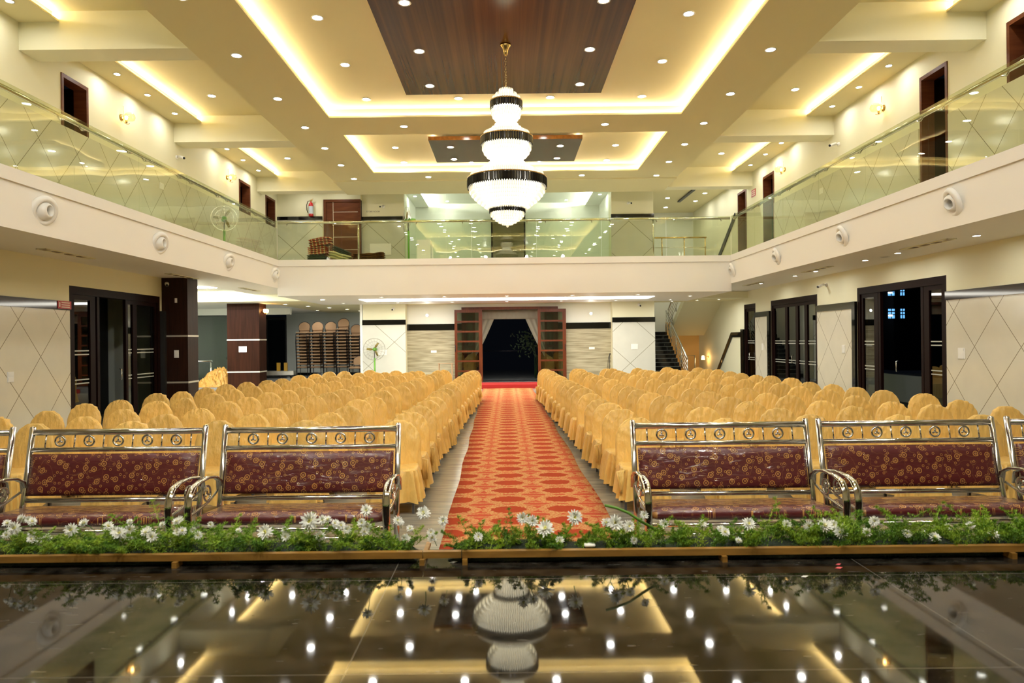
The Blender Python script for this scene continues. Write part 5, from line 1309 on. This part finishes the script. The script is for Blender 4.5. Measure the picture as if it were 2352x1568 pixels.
# fire extinguisher
t = empty('fire_extinguisher', (-7.72, 27.06, 6.82), 0, 'red fire extinguisher with white label on the upper back wall', 'fire extinguisher')
MB().lathe([(.001, 0), (.085, .0), (.09, .03), (.09, .45), (.07, .52), (.025, .55), (.025, .60)], 20).build('cylinder', M['red_paint'], t)
MB().lathe([(.0915, .10), (.0915, .40)], 20).build('label_band', mat('pale_blue_label', (.55, .62, .68), .4), t)
MB().box(-.03, .06, -.02, .02, .60, .66).tube([(.0, 0, .64), (.10, -.02, .70)], .012, 6).build('valve_lever', M['gold'], t)
MB().tube([(0, 0, .62), (-.12, 0, .60), (-.17, 0, .45), (-.165, 0, .25), (-.12, 0, .14)], .014, 6).build('hose', M['blackmat'], t)
MB().box(-.03, .03, .08, .14, .1, .5).build('wall_bracket', M['dark'], t)
# warm lamps on the veneered pillar and under the stairs
t = empty('wall_sconce', (-9.33, 26.1, 3.02), 0, 'brass twin wall lamp glowing on the reddish veneered pillar', 'wall lamp')
MB().lathe([(.001, 0), (.05, 0), (.04, .04), (.001, .05)], 14, axis='X').build('wall_plate', M['gold'], t)
for s in (-1, 1):
    MB().tube([(.03, 0, 0), (.10, s*.06, -.10), (.12, s*.12, -.04)], .008, 6).build('arm', M['gold'], t)
    MB().lathe([(.03, -.04), (.055, .02), (.05, .09), (.001, .10)], 14, (.12, s*.12, 0)).build('glass_shade', M['lamp'], t)
t = empty('wall_sconce', (8.80, 30.7, .98), 0, 'small shaded wall lamp glowing orange under the stairs', 'wall lamp')
MB().lathe([(.001, 0), (.05, 0), (.04, -.04), (.001, -.05)], 14, (.25, 0, 0), axis='X').build('wall_plate', M['gold'], t)
MB().tube([(.22, 0, 0), (.05, 0, .08), (0, 0, .03)], .008, 6).build('arm', M['gold'], t)
MB().lathe([(.045, .06), (.075, -.12)], 16).lathe([(.001, -.10), (.07, -.10)], 16).build('lamp_shade', M['lamp'], t)
for x, lb in ((-3.25, 'left'), (3.42, 'right')):
    t = empty('bulkhead_lamp', (x, 27.9, 3.0-.12), 0, f'small white spot lamp on the back wall, {lb} of the entrance', 'wall lamp', 'spot lamps beside the entrance')
    MB().lathe([(.001, 0), (.05, 0), (.05, .03), (.02, .05)], 14, axis='-Y').build('wall_plate', M['white'], t)
    MB().lathe([(.02, .05), (.045, .07), (.045, .13)], 14, axis='-Y').build('lamp_body', M['white'], t)
    MB().lathe([(.001, .125), (.043, .125)], 14, axis='-Y').build('lens', M['ledbright'], t)
# annex: rail, trolley
t = empty('steel_railing', (0, 0, 0), 0, 'low steel railing in the annex between the two veneered pillars', 'railing')
MB().tube([(-13.4, 27.5, 1.12), (-11.9, 27.5, 1.12)], .04, 8).build('handrail', M['steel'], t)
for x in (-13.3, -12.7, -11.95): MB().tube([(x, 27.5, .15), (x, 27.5, 1.1)], .03, 8).build('post', M['steel'], t)
for z in (.3, .42): MB().tube([(-13.4, 27.5, z), (-11.9, 27.5, z)], .015, 6).build('mid_bar', M['dark'], t)
t = empty('scaffold_trolley', (-11.0, 33.0, .15), 0, 'low steel trolley with yellow uprights beyond the reddish pillar', 'trolley')
MB().box(-.6, .75, -.3, .3, .12, .32).build('deck', M['alu'], t)
for x in (-.05, .3): MB().box(x, x+.16, -.32, -.24, .32, .72).build('upright', mat('yellow_enamel' + str(x), (.65, .36, .02), .4), t)
for x in (-.5, .1, .62): MB().lathe([(.001, -.02), (.06, -.02), (.06, .02), (.001, .02)], 14, (x, -.28, .06), 'Y').build('wheel', M['blackmat'], t)
tag(MB().box(-3.0, -2.55, 23.0, 23.4, 4.3, 5.25).box(-2.97, -2.6, 22.98, 23.0, 4.5, 5.1).box(-2.53, -2.48, 23.1, 23.2, 4.35, 5.1).build('air_cooler', M['white']), 'white upright appliance standing behind the glass of the back balcony', 'appliance')
tag(MB().box(-5.45, -4.6, 27.30, 27.36, 5.3, 5.75).build('junction_board', M['white']), 'pale square board on the upper left pillar behind the glass', 'board')
tag(MB().tube([(4.1, 27.6, .2), (4.12, 27.6, 1.1), (4.16, 27.7, 1.25), (4.2, 27.75, 1.22)], .018, 6).tube([(4.02, 27.6, .2), (4.05, 27.6, .8), (4.10, 27.62, 1.15)], .008, 5).build('folded_stand', M['dark']), 'thin dark folded stand leaning by the right back pillar', 'stand')
tag(MB().box(-2.75, -2.15, 26.9, 27.2, .93, .945).box(-2.72, -2.69, 26.92, 26.95, .15, .93).box(-2.21, -2.18, 26.92, 26.95, .15, .93).box(-2.72, -2.69, 27.15, 27.18, .15, .93).box(-2.21, -2.18, 27.15, 27.18, .15, .93).build('side_table', M['weave']), 'small thin table by the left entrance leaf', 'table')
